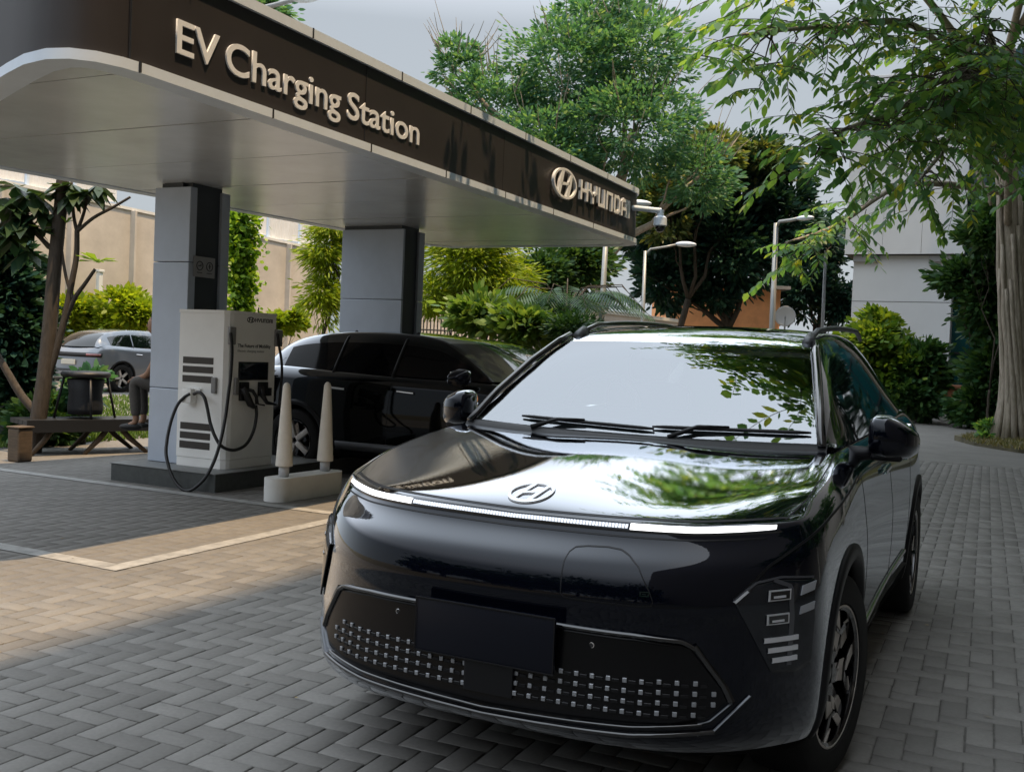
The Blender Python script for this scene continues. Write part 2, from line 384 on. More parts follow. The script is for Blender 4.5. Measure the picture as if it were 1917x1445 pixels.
# lettering on the fascia: text runs away from the camera along +Y, facing +X
TM = Matrix(((0, 0, 1, 0), (1, 0, 0, 0), (0, 1, 0, 0), (0, 0, 0, 1)))          # text x->Y, y->Z, z->X
def fascia_text(s, y0, y1, z0, hcap, name):
    me = text_mesh(s, 1, .03, .010, 1.0); lo, hi = extent(me)
    cap = text_mesh('E', 1, .03, .010); cl, ch = extent(cap); bpy.data.meshes.remove(cap)
    sy = hcap/(ch[1]-cl[1]); sx = (y1-y0)/(hi[0]-lo[0])
    me.transform(Matrix.Translation((-3.205, y0, z0)) @ TM @ Matrix.Diagonal((sx, sy, .22, 1)) @ Matrix.Translation((-lo[0], -cl[1], 0)))
    return me
for wrd, y0_, y1_ in (('EV', 1.865, 2.227), ('Charging', 2.290, 3.515), ('Station', 3.60, 4.625)):
    link('lettering', fascia_text(wrd, y0_, y1_, 3.085, .20, 'sign'), M_gold, canopy, world=True)
b, wd = wordmark(1, .17, .03); me = bpy.data.meshes.new('w'); b.bm.to_mesh(me); b.bm.free(); lo, hi = extent(me)
me.transform(Matrix.Translation((-3.188, 8.06, 3.155)) @ Matrix(((0, -1, 0, 0), (1, 0, 0, 0), (0, 0, 1, 0), (0, 0, 0, 1))) @ Matrix.Diagonal((1.66/(hi[0]-lo[0]), -1, .235/(hi[2]-lo[2]), 1)) @ Matrix.Translation((-lo[0], 0, -lo[2])))
me.flip_normals(); link('wordmark', me, M_gold, canopy, world=True)
b = emblem_mesh(.32, .165, .030, .03); me = bpy.data.meshes.new('e'); b.bm.to_mesh(me); b.bm.free()
me.transform(Matrix.Translation((-3.188, 7.63, 3.262)) @ Matrix(((0, -1, 0, 0), (1, 0, 0, 0), (0, 0, 1, 0), (0, 0, 0, 1))) @ Matrix.Diagonal((1, -1, 1, 1)))
me.flip_normals(); link('emblem', me, M_gold, canopy, world=True)
# pillars: clad box, dark recess, narrow fin
def pillar(x0, x1, y0, ya, yb, yc, z0, top, joints):
    root = thing('pillar', None, None, ((x0+x1)/2, y0, z0)); root.parent = canopy; root.location -= canopy.location
    zs = [z0]+joints+[top]; b = MB()
    for a, c in zip(zs, zs[1:]): b.box(x0, x1, y0, ya, a+.003, c-.003, .006)
    b.build('cladding', M_clad, root, world=True)
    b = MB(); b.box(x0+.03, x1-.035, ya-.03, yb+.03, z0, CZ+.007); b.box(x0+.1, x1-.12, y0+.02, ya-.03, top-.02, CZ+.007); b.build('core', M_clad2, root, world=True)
    b = MB()
    for a, c in zip(zs, zs[1:]): b.box(x0, x1, yb, yc, a+.003, (c if c < top else CZ-.03)-.003, .006)
    b.build('rear_cladding', M_clad, root, world=True)
    return root
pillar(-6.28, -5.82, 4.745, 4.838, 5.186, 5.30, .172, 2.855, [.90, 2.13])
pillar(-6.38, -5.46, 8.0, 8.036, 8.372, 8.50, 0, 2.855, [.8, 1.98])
# charging island
M_kerb = mat('dark_granite', (.055, .060, .058), .5, noise=.2, nscale=25)
M_cap = mat('island_top', (.17, .175, .17), .5, noise=.15, nscale=12)
isl = thing('charging_island', 'dark raised concrete plinth under the charger and front pillar', 'kerb', (-5.6, 5.3, 0))
b = MB(); b.box(-6.40, -5.09, 4.40, 7.2, -.01, .163, .008); b.build('kerb', M_kerb, isl, world=True)
b = MB(); b.box(-6.41, -5.08, 4.39, 7.21, .1635, .172, .003); b.build('top_slab', M_cap, isl, world=True)
# ---------------------------------------------------------------- tall office block to the right, out of frame: it throws the shade on the foreground
M_off = mat('office_wall', (.18, .155, .13), .7, noise=.08, nscale=.4); M_offg = mat('office_glass', (.02, .025, .03), .12)
ob = thing('office_block', 'tall beige office block with rows of dark windows beside the drive', 'building', (10, 10, 0))
b = MB(); b.box(8, 22, -28, 46, 0, 36.7); b.build('wall', M_off, ob, world=True)
wm = MB(); wm.box(7.97, 8.02, 0, 1.9, 0, 1.7); wme = bpy.data.meshes.new('window'); wm.bm.to_mesh(wme); wm.bm.free(); wme.materials.append(M_offg)
for k in range(0):
    for j in range(11):
        o = bpy.data.objects.new('window', wme); scn.collection.objects.link(o); o.parent = ob; o.location = Vector((0, -8+4*j, 1.2+4*k))-ob.location
# ---------------------------------------------------------------- the car
def paint_mat(name, col, lo=.025, k=4.0, flake=True):
    """lacquer over a dark base: the sheen climbs towards grazing view the way a waxed panel does"""
    M = bpy.data.materials.new(name); M.use_nodes = True; nt = M.node_tree; L = nt.links; b = nt.nodes['Principled BSDF']; out = nt.nodes['Material Output']
    b.inputs['Base Color'].default_value = (*col, 1); b.inputs['Roughness'].default_value = .4; b.inputs['Specular IOR Level'].default_value = .0
    lw = nt.nodes.new('ShaderNodeLayerWeight'); lw.inputs[0].default_value = .5      # facing = 1-cos
    p = nt.nodes.new('ShaderNodeMath'); p.operation = 'POWER'; p.inputs[1].default_value = k; L.new(lw.outputs['Facing'], p.inputs[0])
    mr = nt.nodes.new('ShaderNodeMapRange'); mr.inputs['From Max'].default_value = .27; mr.inputs['To Min'].default_value = lo; mr.inputs['To Max'].default_value = .93; L.new(p.outputs[0], mr.inputs[0])
    g = nt.nodes.new('ShaderNodeBsdfGlossy'); g.inputs['Roughness'].default_value = .006; g.inputs[0].default_value = (.92, .95, 1, 1)
    mx = nt.nodes.new('ShaderNodeMixShader'); L.new(mr.outputs[0], mx.inputs[0]); L.new(b.outputs[0], mx.inputs[1]); L.new(g.outputs[0], mx.inputs[2]); L.new(mx.outputs[0], out.inputs[0])
    # faint orange peel of the lacquer
    tc = nt.nodes.new('ShaderNodeTexCoord'); n = nt.nodes.new('ShaderNodeTexNoise'); n.inputs['Scale'].default_value = 160; L.new(tc.outputs['Object'], n.inputs['Vector'])
    bp = nt.nodes.new('ShaderNodeBump'); bp.inputs['Strength'].default_value = .02; bp.inputs['Distance'].default_value = .002; L.new(n.outputs[0], bp.inputs['Height'])
    L.new(bp.outputs[0], g.inputs['Normal'])
    return M
M_paint = paint_mat('black_paint', (.0015, .002, .005))
M_glass_b = mat('dark_glass', (.004, .005, .006), .03, spec=.6, coat=.4, coat_ior=1.5)
M_plast = mat('black_plastic', (.006, .006, .007), .40, spec=.22, bump=.04, bscale=300)
M_gloss = mat('gloss_black', (.003, .003, .004), .10, coat=1)
M_rub = mat('tyre_rubber', (.012, .012, .012), .75, spec=.25, bump=.1, bscale=120)
M_mach = mat('machined_alloy', (.62, .58, .54), .42, metal=.35, noise=.06, nscale=30)
M_chr = mat('chrome', (.75, .76, .78), .10, metal=1)
M_led = mat('led_white', (1, 1, 1), .3, emit=1.6)
M_led2 = mat('led_soft', (.75, .79, .86), .3, emit=.55)
M_white = mat('emblem_white', (.95, .95, .96), .35)
def windscreen_mat():
    M = bpy.data.materials.new('windscreen'); M.use_nodes = True; nt = M.node_tree; L = nt.links; nt.nodes.clear()
    out = nt.nodes.new('ShaderNodeOutputMaterial'); mx = nt.nodes.new('ShaderNodeMixShader'); t = nt.nodes.new('ShaderNodeBsdfTransparent'); g = nt.nodes.new('ShaderNodeBsdfGlossy')
    t.inputs[0].default_value = (.62, .68, .68, 1); g.inputs['Roughness'].default_value = .012; g.inputs[0].default_value = (.93, .96, 1, 1)
    f = nt.nodes.new('ShaderNodeFresnel'); f.inputs[0].default_value = 3.2
    L.new(f.outputs[0], mx.inputs[0]); L.new(t.outputs[0], mx.inputs[1]); L.new(g.outputs[0], mx.inputs[2]); L.new(mx.outputs[0], out.inputs[0]); return M
M_ws = windscreen_mat()

def bow(x): return .25*(x/.78)**4
FX = [0, .17, .34, .50, .62, .71, .78, .835, .875]                 # front columns
SY = [.62, .84, 1.15, 1.5, 2.0, 2.5, 3.0, 3.3, 3.55, 3.85, 4.10]    # side columns
SX = [.902, .9125, .905, .893, .888, .890, .902, .910, .9125, .895, .85]
RX = [.72, .5, .25, 0]; RY = [4.25, 4.32, 4.35, 4.355]
# rows:   zf     F     wf    zs     ws   rear y shift, rear z
ROWS = [(.20, .30, .90, .20, .90, -.10, .24), (.245, .03, .985, .235, .955, -.03, .28), (.30, -.060, 1.03, .32, .985, 0, .36),
        (.355, -.066, 1.04, .42, .992, .01, .45), (.42, -.050, 1.04, .52, 1.0, .01, .54), (.54, -.040, 1.035, .61, 1.004, 0, .62), (.635, -.034, 1.03, .70, 1.004, -.01, .70),
        (.675, -.048, 1.025, .765, 1.0, -.02, .78), (.740, -.036, 1.015, .82, .992, -.03, .86), (.783, -.020, 1.003, .86, .985, -.05, .91), (.805, .010, .995, .885, .980, -.065, .95),
        (.848, .083, .970, .925, .970, -.09, 1.0), (.880, .098, .945, .965, .955, -.12, 1.04), (.912, .112, .925, .985, .925, -.14, 1.08)]
TOPZ = [.985, 1.022, 1.075, 1.085, 1.09, 1.10, 1.115, 1.13, 1.14, 1.15, 1.12]
TOPX = [.835, .83, .80, .80, .80, .80, .80, .795, .79, .78, .74]
def body_cage():
    V = []; F = []; idx = {}
    def v(x, y, z):
        V.append((x, y, z)); return len(V)-1
    nr = len(ROWS); top = nr-1; grid = []
    nf = len(FX); nsd = len(SY)
    for r, (zf, Fy, wf, zs, ws, ry, rz) in enumerate(ROWS):
        row = []
        for c, x in enumerate(FX):
            t = (c/(nf-1))**2; z = zf+(zs-zf)*t*.55
            fy = Fy*(1-t)+.02*t*(r/top)
            if r == top: z = zf+.006*t
            row.append(v(x*wf, fy+bow(x), z))
        for c, y in enumerate(SY):
            z = zs; x = SX[c]*ws
            if r == top: z, x = TOPZ[c], TOPX[c]
            elif r >= top-4:
                k = (r-(top-5))/5; base = ROWS[top-5][3]; z = base+(TOPZ[c]-base)*(zs-base)/(ROWS[top][3]+.03-base)
                x = SX[c]*ws
            if c >= 6 : x *= 1-.0*r
            yy = y+(0 if c < nsd-1 else ry*.5)
            row.append(v(x, yy, z))
        for x, y in zip(RX, RY): row.append(v(x, y+ry, rz))
        grid.append(row)
    ncol = len(grid[0])
    for r in range(nr-1):
        for c in range(ncol-1): F.append((grid[r][c], grid[r][c+1], grid[r+1][c+1], grid[r+1][c]))
    # hood / deck: rows of columns 0..nf-1 behind the front edge
    YC = [.30, .55, .88, 1.25, 1.8, 2.4, 2.95, 3.25, 3.5, 3.8, 4.05]
    ZC = [.964, 1.006, 1.056, 1.086, 1.07, 1.08, 1.09, 1.10, 1.11, 1.12, 1.11]
    prev = grid[top][:nf]
    for j in range(nsd):
        edge = grid[top][nf+j]; ex, ey, ez = V[edge]; row = []
        for c in range(nf-1):
            s = FX[c]/FX[-1]; t = s**2.2; crown = s**2.6
            row.append(v(ex*s, YC[j]+(ey-YC[j])*t, ZC[j]+(ez-ZC[j])*crown-(.012*math.sin(math.pi*s)**2 if j < 3 else 0)))
        row.append(edge)
        for c in range(nf-1): F.append((prev[c], prev[c+1], row[c+1], row[c]))
        prev = row
    rr = grid[top][nf+nsd:]                     # rear edge: outline cols
    # close the deck at the back with a fan of quads to the rear points
    k = [prev[0], prev[2], prev[4], prev[6], prev[8]]; q = [rr[3], rr[2], rr[1], rr[0]]
    F.append((prev[0], prev[1], prev[2], q[0])); F.append((q[0], prev[2], prev[3], q[1])); F.append((q[1], prev[3], prev[5], q[2])) ; F.append((prev[3], prev[4], prev[5]))
    F.append((q[2], prev[5], prev[6], q[3])); F.append((prev[6], prev[7], prev[8], q[3]))
    bot = grid[0]
    # mirror
    n = len(V); MV = [(-x, y, z) for x, y, z in V]; mp = {}
    allV = list(V)
    for i, p in enumerate(V):
        if p[0] < 1e-6: mp[i] = i
        else: mp[i] = len(allV); allV.append(MV[i])
    allF = F+[tuple(mp[i] for i in f[::-1]) for f in F]
    loop = bot+[mp[i] for i in bot[::-1] if mp[i] != i]
    # underside: quads between left and right
    for c in range(len(bot)-1):
        a, d = bot[c], bot[c+1]
        if mp[a] == a: allF.append((a, mp[d], d))
        elif mp[d] == d: allF.append((a, mp[a], d))
        else: allF.append((a, mp[a], mp[d], d))
    return allV, allF, grid
def subsurf_mesh(V, F, lv, mats=None, crease=None):
    me = bpy.data.meshes.new('tmp'); me.from_pydata(V, [], F); me.update()
    bm = bmesh.new(); bm.from_mesh(me)
    if crease:
        cl = bm.edges.layers.float.new('crease_edge'); bm.edges.ensure_lookup_table(); bm.verts.ensure_lookup_table()
        for e in bm.edges:
            k = crease(e.verts[0].co, e.verts[1].co, e.verts[0].index, e.verts[1].index)
            if k: e[cl] = k
    bmesh.ops.recalc_face_normals(bm, faces=bm.faces); bm.to_mesh(me); bm.free()
    if mats: me.polygons.foreach_set('material_index', mats)
    o = bpy.data.objects.new('tmp', me); scn.collection.objects.link(o)
    if mats:
        for i in range(max(mats)+1): me.materials.append(None)
    md = o.modifiers.new('s', 'SUBSURF'); md.levels = lv; md.render_levels = lv
    dg = bpy.context.evaluated_depsgraph_get(); res = bpy.data.meshes.new_from_object(o.evaluated_get(dg))
    bpy.data.objects.remove(o); return res
def bool_cut(me, cutters):
    """me minus each closed cutter mesh"""
    o = bpy.data.objects.new('tmp', me); scn.collection.objects.link(o); cs = []
    for c in cutters:
        co = bpy.data.objects.new('cut', c); scn.collection.objects.link(co); cs.append(co)
        md = o.modifiers.new('b', 'BOOLEAN'); md.operation = 'DIFFERENCE'; md.object = co; md.solver = 'EXACT'
    dg = bpy.context.evaluated_depsgraph_get(); res = bpy.data.meshes.new_from_object(o.evaluated_get(dg))
    for c in cs+[o]: bpy.data.objects.remove(c)
    return res
def cylmesh(x0, x1, y, z, r, n=64):
    b = MB(); b.cyl((x0, y, z), (x1, y, z), r, n=n); me = bpy.data.meshes.new('c'); b.bm.to_mesh(me); b.bm.free(); return me
WZ, WR = .345, .345
WY = (.84, 3.50)
_V, _F, _G = body_cage()
def body_crease(a, b, i, j):
    nr = len(ROWS); nf = len(FX)
    return 0
BODY = subsurf_mesh(_V, _F, 3)
_bm = bmesh.new(); _bm.from_mesh(BODY); BVH = BVHTree.FromBMesh(_bm); _bm.free()
def onfront(x, z, off=0, y0=-1):
    h = BVH.ray_cast(Vector((x, y0, z)), Vector((0, 1, 0)))
    if h[0] is None: return Vector((x, .5, z))
    return h[0]+h[1]*off
def onside(y, z, off=0, s=1):
    h = BVH.ray_cast(Vector((1.5*s, y, z)), Vector((-s, 0, 0)))
    if h[0] is None: return Vector((.9*s, y, z))
    return h[0]+h[1]*off
def ontop(x, y, off=0):
    h = BVH.ray_cast(Vector((x, y, 3)), Vector((0, 0, -1)))
    if h[0] is None: return Vector((x, y, 1))
    return h[0]+h[1]*off
BODY_ALL = bool_cut(BODY, [cylmesh(.55, 1.2, y, WZ+.01, .385) for y in WY]+[cylmesh(-1.2, -.55, y, WZ+.01, .385) for y in WY])
_a = BODY_ALL.copy(); _b = BODY_ALL.copy()
for _m, _keep in ((_a, 0), (_b, 1)):
    bm = bmesh.new(); bm.from_mesh(_m); bmesh.ops.delete(bm, geom=[f for f in bm.faces if (f.calc_center_median().z < .275 or (abs(f.calc_center_median().x) < .80 and math.hypot(f.calc_center_median().z-WZ-.01, min(abs(f.calc_center_median().y-q) for q in WY)) < .392)) != bool(_keep)], context='FACES'); bm.to_mesh(_m); bm.free()
BODY_CUT, UNDER = _a, _b
# greenhouse: rows (centre y,z ; pillar edge x,y,z ; belt x,z)
GH = [((1.11, 1.083), (.735, 1.19, 1.090), (.795, 1.082)), ((1.30, 1.205), (.690, 1.37, 1.218), (.795, 1.085)), ((1.52, 1.355), (.635, 1.60, 1.355), (.80, 1.088)), ((1.72, 1.470), (.582, 1.80, 1.460), (.80, 1.09)),
      ((1.90, 1.525), (.566, 1.98, 1.508), (.80, 1.092)), ((2.35, 1.568), (.560, 2.40, 1.545), (.80, 1.10)), ((2.9, 1.570), (.555, 2.95, 1.545), (.795, 1.11)), ((3.40, 1.540), (.545, 3.40, 1.510), (.785, 1.13)),
      ((3.85, 1.480), (.530, 3.78, 1.440), (.765, 1.14)), ((4.12, 1.30), (.56, 4.02, 1.28), (.745, 1.13)), ((4.24, 1.10), (.62, 4.12, 1.11), (.72, 1.09))]
def greenhouse_cage():
    V = []; F = []; mi = []; rows = []
    for (cy, cz), (ex, ey, ez), (bx, bz) in GH:
        row = []
        for s in (0, .35, .68, .92, 1.0):
            V.append((ex*s, cy+(ey-cy)*s**2, cz+(ez-cz)*s**3)); row.append(len(V)-1)
        h = ez-bz
        for k, dx in ((.10, .022), (.22, .045), (.62, None), (1.0, None)):
            if h < .05: k2 = k
            x = ex+(bx-ex)*(k**.85) if dx is None else ex+dx*min(1, h/.2)+ (bx-ex)*k*.5*(1 if h > .05 else 1)
            V.append((x, ey+.0*k, ez-h*k)); row.append(len(V)-1)
        rows.append(row)
    for i in range(len(rows)-1):
        for c in range(len(rows[0])-1):
            F.append((rows[i][c], rows[i][c+1], rows[i+1][c+1], rows[i+1][c]))
            if c < 3: m = 1 if i < 3 else 2                # windscreen / roof
            elif c < 4: m = 1 if i < 3 else 2
            elif c < 6: m = 3                                # pillar, roof rail band
            else: m = 4 if i < 8 else 3                      # side glass / rear quarter
            if i >= 8 and c < 4: m = 5                       # rear window
            mi.append(m)
    n = len(V); allV = list(V); mp = {}
    for i, p in enumerate(V):
        if p[0] < 1e-6: mp[i] = i
        else: mp[i] = len(allV); allV.append((-p[0], p[1], p[2]))
    F2 = [tuple(mp[i] for i in f[::-1]) for f in F]
    return allV, F+F2, mi+mi
def split_mats(me, n):
    out = []
    for k in range(n):
        bm = bmesh.new(); bm.from_mesh(me)
        bmesh.ops.delete(bm, geom=[f for f in bm.faces if f.material_index != k], context='FACES')
        m2 = bpy.data.meshes.new('g'); 
        for f in bm.faces: f.material_index = 0
        bm.to_mesh(m2); bm.free(); out.append(m2)
    return out
_gV, _gF, _gM = greenhouse_cage()
GHM = subsurf_mesh(_gV, _gF, 3, _gM)
GPARTS = split_mats(GHM, 6)
def wheel(parent, x, y, s, detail=True, r=WR):
    """s=+1: outer face towards +x"""
    root = thing('wheel', None, None, (x, y, r)); root.parent = parent
    W = Matrix.Rotation(R(90)*s, 4, 'Y')         # lathe z axis -> +-x
    b = MB(); b.lathe([(r-.105, -.10), (r-.10, -.112), (r-.03, -.117), (r-.006, -.10), (r, -.06), (r, .06), (r-.006, .10), (r-.03, .117), (r-.10, .112), (r-.105, .10), (r-.105, -.10)], 56, W)
    b.build('tyre', M_rub, root, angle=50)
    b = MB(); b.lathe([(r-.104, .095), (r-.112, .108), (r-.125, .10), (r-.13, .03), (r-.13, -.09), (r-.104, -.095)], 48, W)
    b.cyl(W @ Vector((0, 0, -.03)), W @ Vector((0, 0, -.02)), r-.13, n=40)
    b.build('rim', M_gloss, root, angle=40)
    if not detail:
        b = MB()
        for k in range(5):
            a = R(72*k+18); Mz = W @ Matrix.Rotation(a, 4, 'Z'); b.box(.03, r-.11, -.03, .03, .045, .085, .006, Mz)
        b.build('spokes', M_mach, root, angle=40); return root
    b = MB(); b.cyl(W @ Vector((0, 0, 0)), W @ Vector((0, 0, .07)), .062, .055, n=32); b.cyl(W @ Vector((0, 0, .07)), W @ Vector((0, 0, .078)), .032, n=24); b.build('hub', M_gloss, root, angle=40)
    b = MB(); fc = MB(); Ro = r-.108
    for k in range(5):
        Mz = W @ Matrix.Rotation(R(72*k+10), 4, 'Z')
        # dark Y spokes
        b.prism([(.04, -.035), (.15, -.030), (.15, .030), (.04, .035)], .02, .078, 'z', Mz)
        b.prism([(.145, .030), (.145, -.002), (Ro, .075), (Ro-.004, .115)], .03, .088, 'z', Mz)
        b.prism([(.145, -.030), (.145, .002), (Ro, -.075), (Ro-.004, -.115)], .03, .088, 'z', Mz)
        # machined facets
        fc.prism([(.085, -.028), (.150, -.033), (.150, .030), (.11, .024)], .078, .0815, 'z', Mz)
        fc.prism([(.155, .004), (.160, .050), (Ro-.012, .112), (Ro-.004, .076)], .088, .0915, 'z', Mz); fc.prism([(.185, -.020), (.19, -.036), (Ro-.012, -.110), (Ro-.004, -.088)], .088, .0915, 'z', Mz)
        Mh = W @ Matrix.Rotation(R(72*k+46), 4, 'Z')
        b.prism([(.05, -.012), (Ro, -.020), (Ro, .020), (.05, .012)], .03, .07, 'z', Mh)
        fc.prism([(.155, -.018), (Ro-.02, -.022), (Ro-.02, .022), (.17, .018)], .07, .0735, 'z', Mh)
        fc.prism([(.075, -.03), (.12, -.05), (.15, -.035), (.11, -.015)], .08, .0835, 'z', W @ Matrix.Rotation(R(72*k+40), 4, 'Z'))
    b.build('spokes', M_gloss, root); fc.build('machined_faces', M_mach, root)
    b = MB(); b.lathe([(Ro+.002, .1075), (Ro-.004, .1095), (Ro-.006, .1075)], 48, W); b.build('rim_edge', M_mach, root)
    return root
def patch(poly, off, proj, depth=.004, cuts=3):
    """polygon in a projection plane laid on the body with a little thickness; proj(u,v,off)"""
    bm = bmesh.new(); vs = [bm.verts.new((u, 0, v)) for u, v in poly]; bm.faces.new(vs)
    bmesh.ops.triangulate(bm, faces=bm.faces)
    for _ in range(cuts): bmesh.ops.subdivide_edges(bm, edges=bm.edges, cuts=1, use_grid_fill=True); bmesh.ops.triangulate(bm, faces=bm.faces)
    for v in bm.verts: v.co = proj(v.co.x, v.co.z, off)
    bmesh.ops.recalc_face_normals(bm, faces=bm.faces)
    r = bmesh.ops.solidify(bm, geom=bm.faces[:], thickness=depth)
    me = bpy.data.meshes.new('p'); bm.to_mesh(me); bm.free(); return me
def strip(pts, wd, off, proj, n=40, taper=None):
    """a ribbon following a polyline in the projection plane"""
    P = [Vector(p) for p in pts]; Ls = [0]
    for a, c in zip(P, P[1:]): Ls.append(Ls[-1]+(c-a).length)
    out = []; cur = []
    for i in range(n+1):
        d = Ls[-1]*i/n; k = max(j for j in range(len(P)-1) if Ls[j] <= d+1e-9); t = (d-Ls[k])/(Ls[k+1]-Ls[k]); cur.append(P[k].lerp(P[k+1], t))
    b = MB(); rows = []
    for i, p in enumerate(cur):
        a = cur[max(0, i-1)]; c = cur[min(n, i+1)]; d = (c-a).normalized(); nn = Vector((-d.y, d.x)); h = wd/2*(taper(i/n) if taper else 1)
        q0 = proj(*(p+nn*h), off); q1 = proj(*(p-nn*h), off); i0 = proj(*(p+nn*h), -.004); i1 = proj(*(p-nn*h), -.004)
        rows.append([b.bm.verts.new(q) for q in (i0, q0, q1, i1)])
    for A, B in zip(rows, rows[1:]):
        for j in range(3): b.bm.faces.new((A[j], A[j+1], B[j+1], B[j]))
    return b
def both(f):
    for s in (-1, 1): f(s)
M_sat = mat('satin_rail', (.10, .105, .115), .35, metal=.5)
M_under = mat('underbody', (.004, .004, .004), .9, spec=.05)
def both(f):
    for s in (-1, 1): f(s)
def near(p, off=0):
    q, n, i, d = BVH.find_nearest(Vector(p)); return q+n*off
def strip3(pts, wd, off, n=40, depth=.004):
    """ribbon lying on the body through 3D points"""
    P = [Vector(p) for p in pts]; Ls = [0]
    for a, c in zip(P, P[1:]): Ls.append(Ls[-1]+(c-a).length)
    b = MB(); rows = []; cur = []
    for i in range(n+1):
        d = Ls[-1]*i/n; k = max(j for j in range(len(P)-1) if Ls[j] <= d+1e-9); cur.append(P[k].lerp(P[k+1], (d-Ls[k])/(Ls[k+1]-Ls[k])))
    for i in range(n+1):
        q, nn, _, _ = BVH.find_nearest(cur[i]); t = (cur[min(n, i+1)]-cur[max(0, i-1)]).normalized(); sd = t.cross(nn).normalized()*wd/2
        rows.append([b.bm.verts.new(x) for x in (q+sd-nn*depth, near(q+sd, off), near(q-sd, off), q-sd-nn*depth)])
    for A, B in zip(rows, rows[1:]):
        for j in range(3): b.bm.faces.new((A[j], A[j+1], B[j+1], B[j]))
    return b
def base_car(root, paint, side_glass, ws, detail):
    link('body', BODY_CUT.copy(), paint, root, smooth=True)
    link('undertray', UNDER.copy(), M_under, root)
    names = ['pillar_trim', 'windscreen', 'roof', 'window_frame', 'side_window', 'rear_window']
    for nme, me, mt in zip(names, GPARTS, [paint, ws, paint, paint, side_glass, side_glass]):
        if not len(me.polygons): continue
        if nme in ('pillar_trim', 'side_window', 'window_frame'):
            for s in (-1, 1):
                bm = bmesh.new(); bm.from_mesh(me); bmesh.ops.delete(bm, geom=[f for f in bm.faces if f.calc_center_median().x*s < 0], context='FACES')
                m2 = bpy.data.meshes.new(nme); bm.to_mesh(m2); bm.free(); link(nme, m2, mt, root, smooth=True)
        else: link(nme, me.copy(), mt, root, smooth=True)
    for y in WY:
        for s in (-1, 1):
            w_ = wheel(root, s*(.778 if detail and y < 1 else .795), y, s, detail)
            if detail and y < 1: w_.rotation_euler = (0, 0, R(-9))      # steered a little
def arch(s, yc, r0=.383, r1=.434, off=.008):
    b = MB(); rows = []; n = 40
    for i in range(n+1):
        a = R(-12+204*i/n); row = []
        for r, o in ((r0-.004, -.03), (r0, off), ((r0+r1)/2, off+.002), (r1, off), (r1+.004, -.004)):
            y, z = yc+r*math.cos(a), WZ+.01+r*math.sin(a)
            z = max(z, .235)
            row.append(b.bm.verts.new(onside(y, z, o, s)))
        rows.append(row)
    for A, B in zip(rows, rows[1:]):
        for j in range(4): b.bm.faces.new((A[j], A[j+1], B[j+1], B[j]))
    return b
def car_shell_details(root):
    for s in (-1, 1):
        for yc in WY: arch(s, yc).build('arch_cladding', M_plast, root, smooth=True)
        # sill cladding
        strip([(1.28, .285), (3.06, .285)], .15, .012, lambda y, z, o, s=s: onside(y, z, o, s), 30).build('sill', M_plast, root, smooth=True)
        mirror(root, s)
def mirror(root, s, glassy=True):
    b = MB(); secs = []
    for x, yc, zc, hy, hz in ((.872, 1.45, 1.120, .03, .03), (.88, 1.455, 1.123, .085, .066), (.90, 1.46, 1.125, .105, .080), (.945, 1.47, 1.122, .110, .084), (.99, 1.48, 1.116, .105, .078), (1.025, 1.50, 1.110, .085, .066), (1.045, 1.515, 1.105, .055, .045), (1.052, 1.52, 1.10, .02, .02)):
        ring = []
        for k in range(20):
            a = 2*math.pi*k/20; ca, sa = math.cos(a), math.sin(a); e = .55
            yy = math.copysign(abs(ca)**e, ca)*hy; zz = math.copysign(abs(sa)**e, sa)*hz
            if yy > 0: yy *= .45
            if zz > 0: zz *= 1-.25*max(0, (x-.93)/.1)
            ring.append(b.bm.verts.new((s*x, yc+yy, zc+zz)))
        secs.append(ring)
    for A, B in zip(secs, secs[1:]):
        for j in range(20): b.bm.faces.new((A[j], A[(j+1) % 20], B[(j+1) % 20], B[j]))
    b.bm.faces.new(secs[0]); b.bm.faces.new(secs[-1])
    m_ = b.build('mirror', M_paint, root, smooth=True)
    b = MB(); b.tube([(s*.78, 1.44, 1.045), (s*.86, 1.455, 1.05), (s*.93, 1.465, 1.062)], [.035, .028, .024], 10); b.box(*sorted((s*.885, s*1.0)), 1.40, 1.50, 1.030, 1.056, .01); b.build('mirror_arm', M_plast, m_, smooth=True)
    b = MB(); b.box(*sorted((s*.905, s*1.02)), 1.515, 1.527, 1.06, 1.175, .006); b.build('mirror_glass', M_chr, m_)
car_root = thing('car', 'glossy black electric crossover in the foreground with a glowing light bar across its nose', 'car')
suv = car_root
base_car(suv, M_paint, M_glass_b, M_ws, True)
car_shell_details(suv)
# light bar: ribbed soft centre, bright outer ends
def barz(x): return .883+.0075*min(1, abs(x)/.56)+max(0, abs(x)-.56)*.055
XS = lambda a, c, n=30: [(a+(c-a)*i/n, barz(a+(c-a)*i/n)) for i in range(n+1)]
strip(XS(-.772, .772, 60), .029, .0012, onfront, 110).build('light_bar_housing', M_gloss, suv, smooth=True)
for s in (-1, 1):
    strip(XS(s*.376, s*.757), .0145, .005, onfront, 50, lambda t: 1-.35*t**6).build('light_bar', M_led, suv, smooth=True)
b = MB(); ks = 74
for k in range(ks):
    x = -.37+.74*(k+.5)/ks
    q = [onfront(x+a, barz(x)+z, .005) for a, z in ((-.0036, -.0052), (.0036, -.0052), (.0036, .0052), (-.0036, .0052))]; i_ = [onfront(x+a, barz(x)+z, 0) for a, z in ((-.0036, -.0052), (.0036, -.0052), (.0036, .0052), (-.0036, .0052))]
    A = [b.bm.verts.new(p) for p in q]; B = [b.bm.verts.new(p) for p in i_]; b.bm.faces.new(A)
    for j in range(4): b.bm.faces.new((A[j], A[(j+1) % 4], B[(j+1) % 4], B[j]))
tag(b.build('light_bar_ribs', M_led2, suv), kind='stuff')
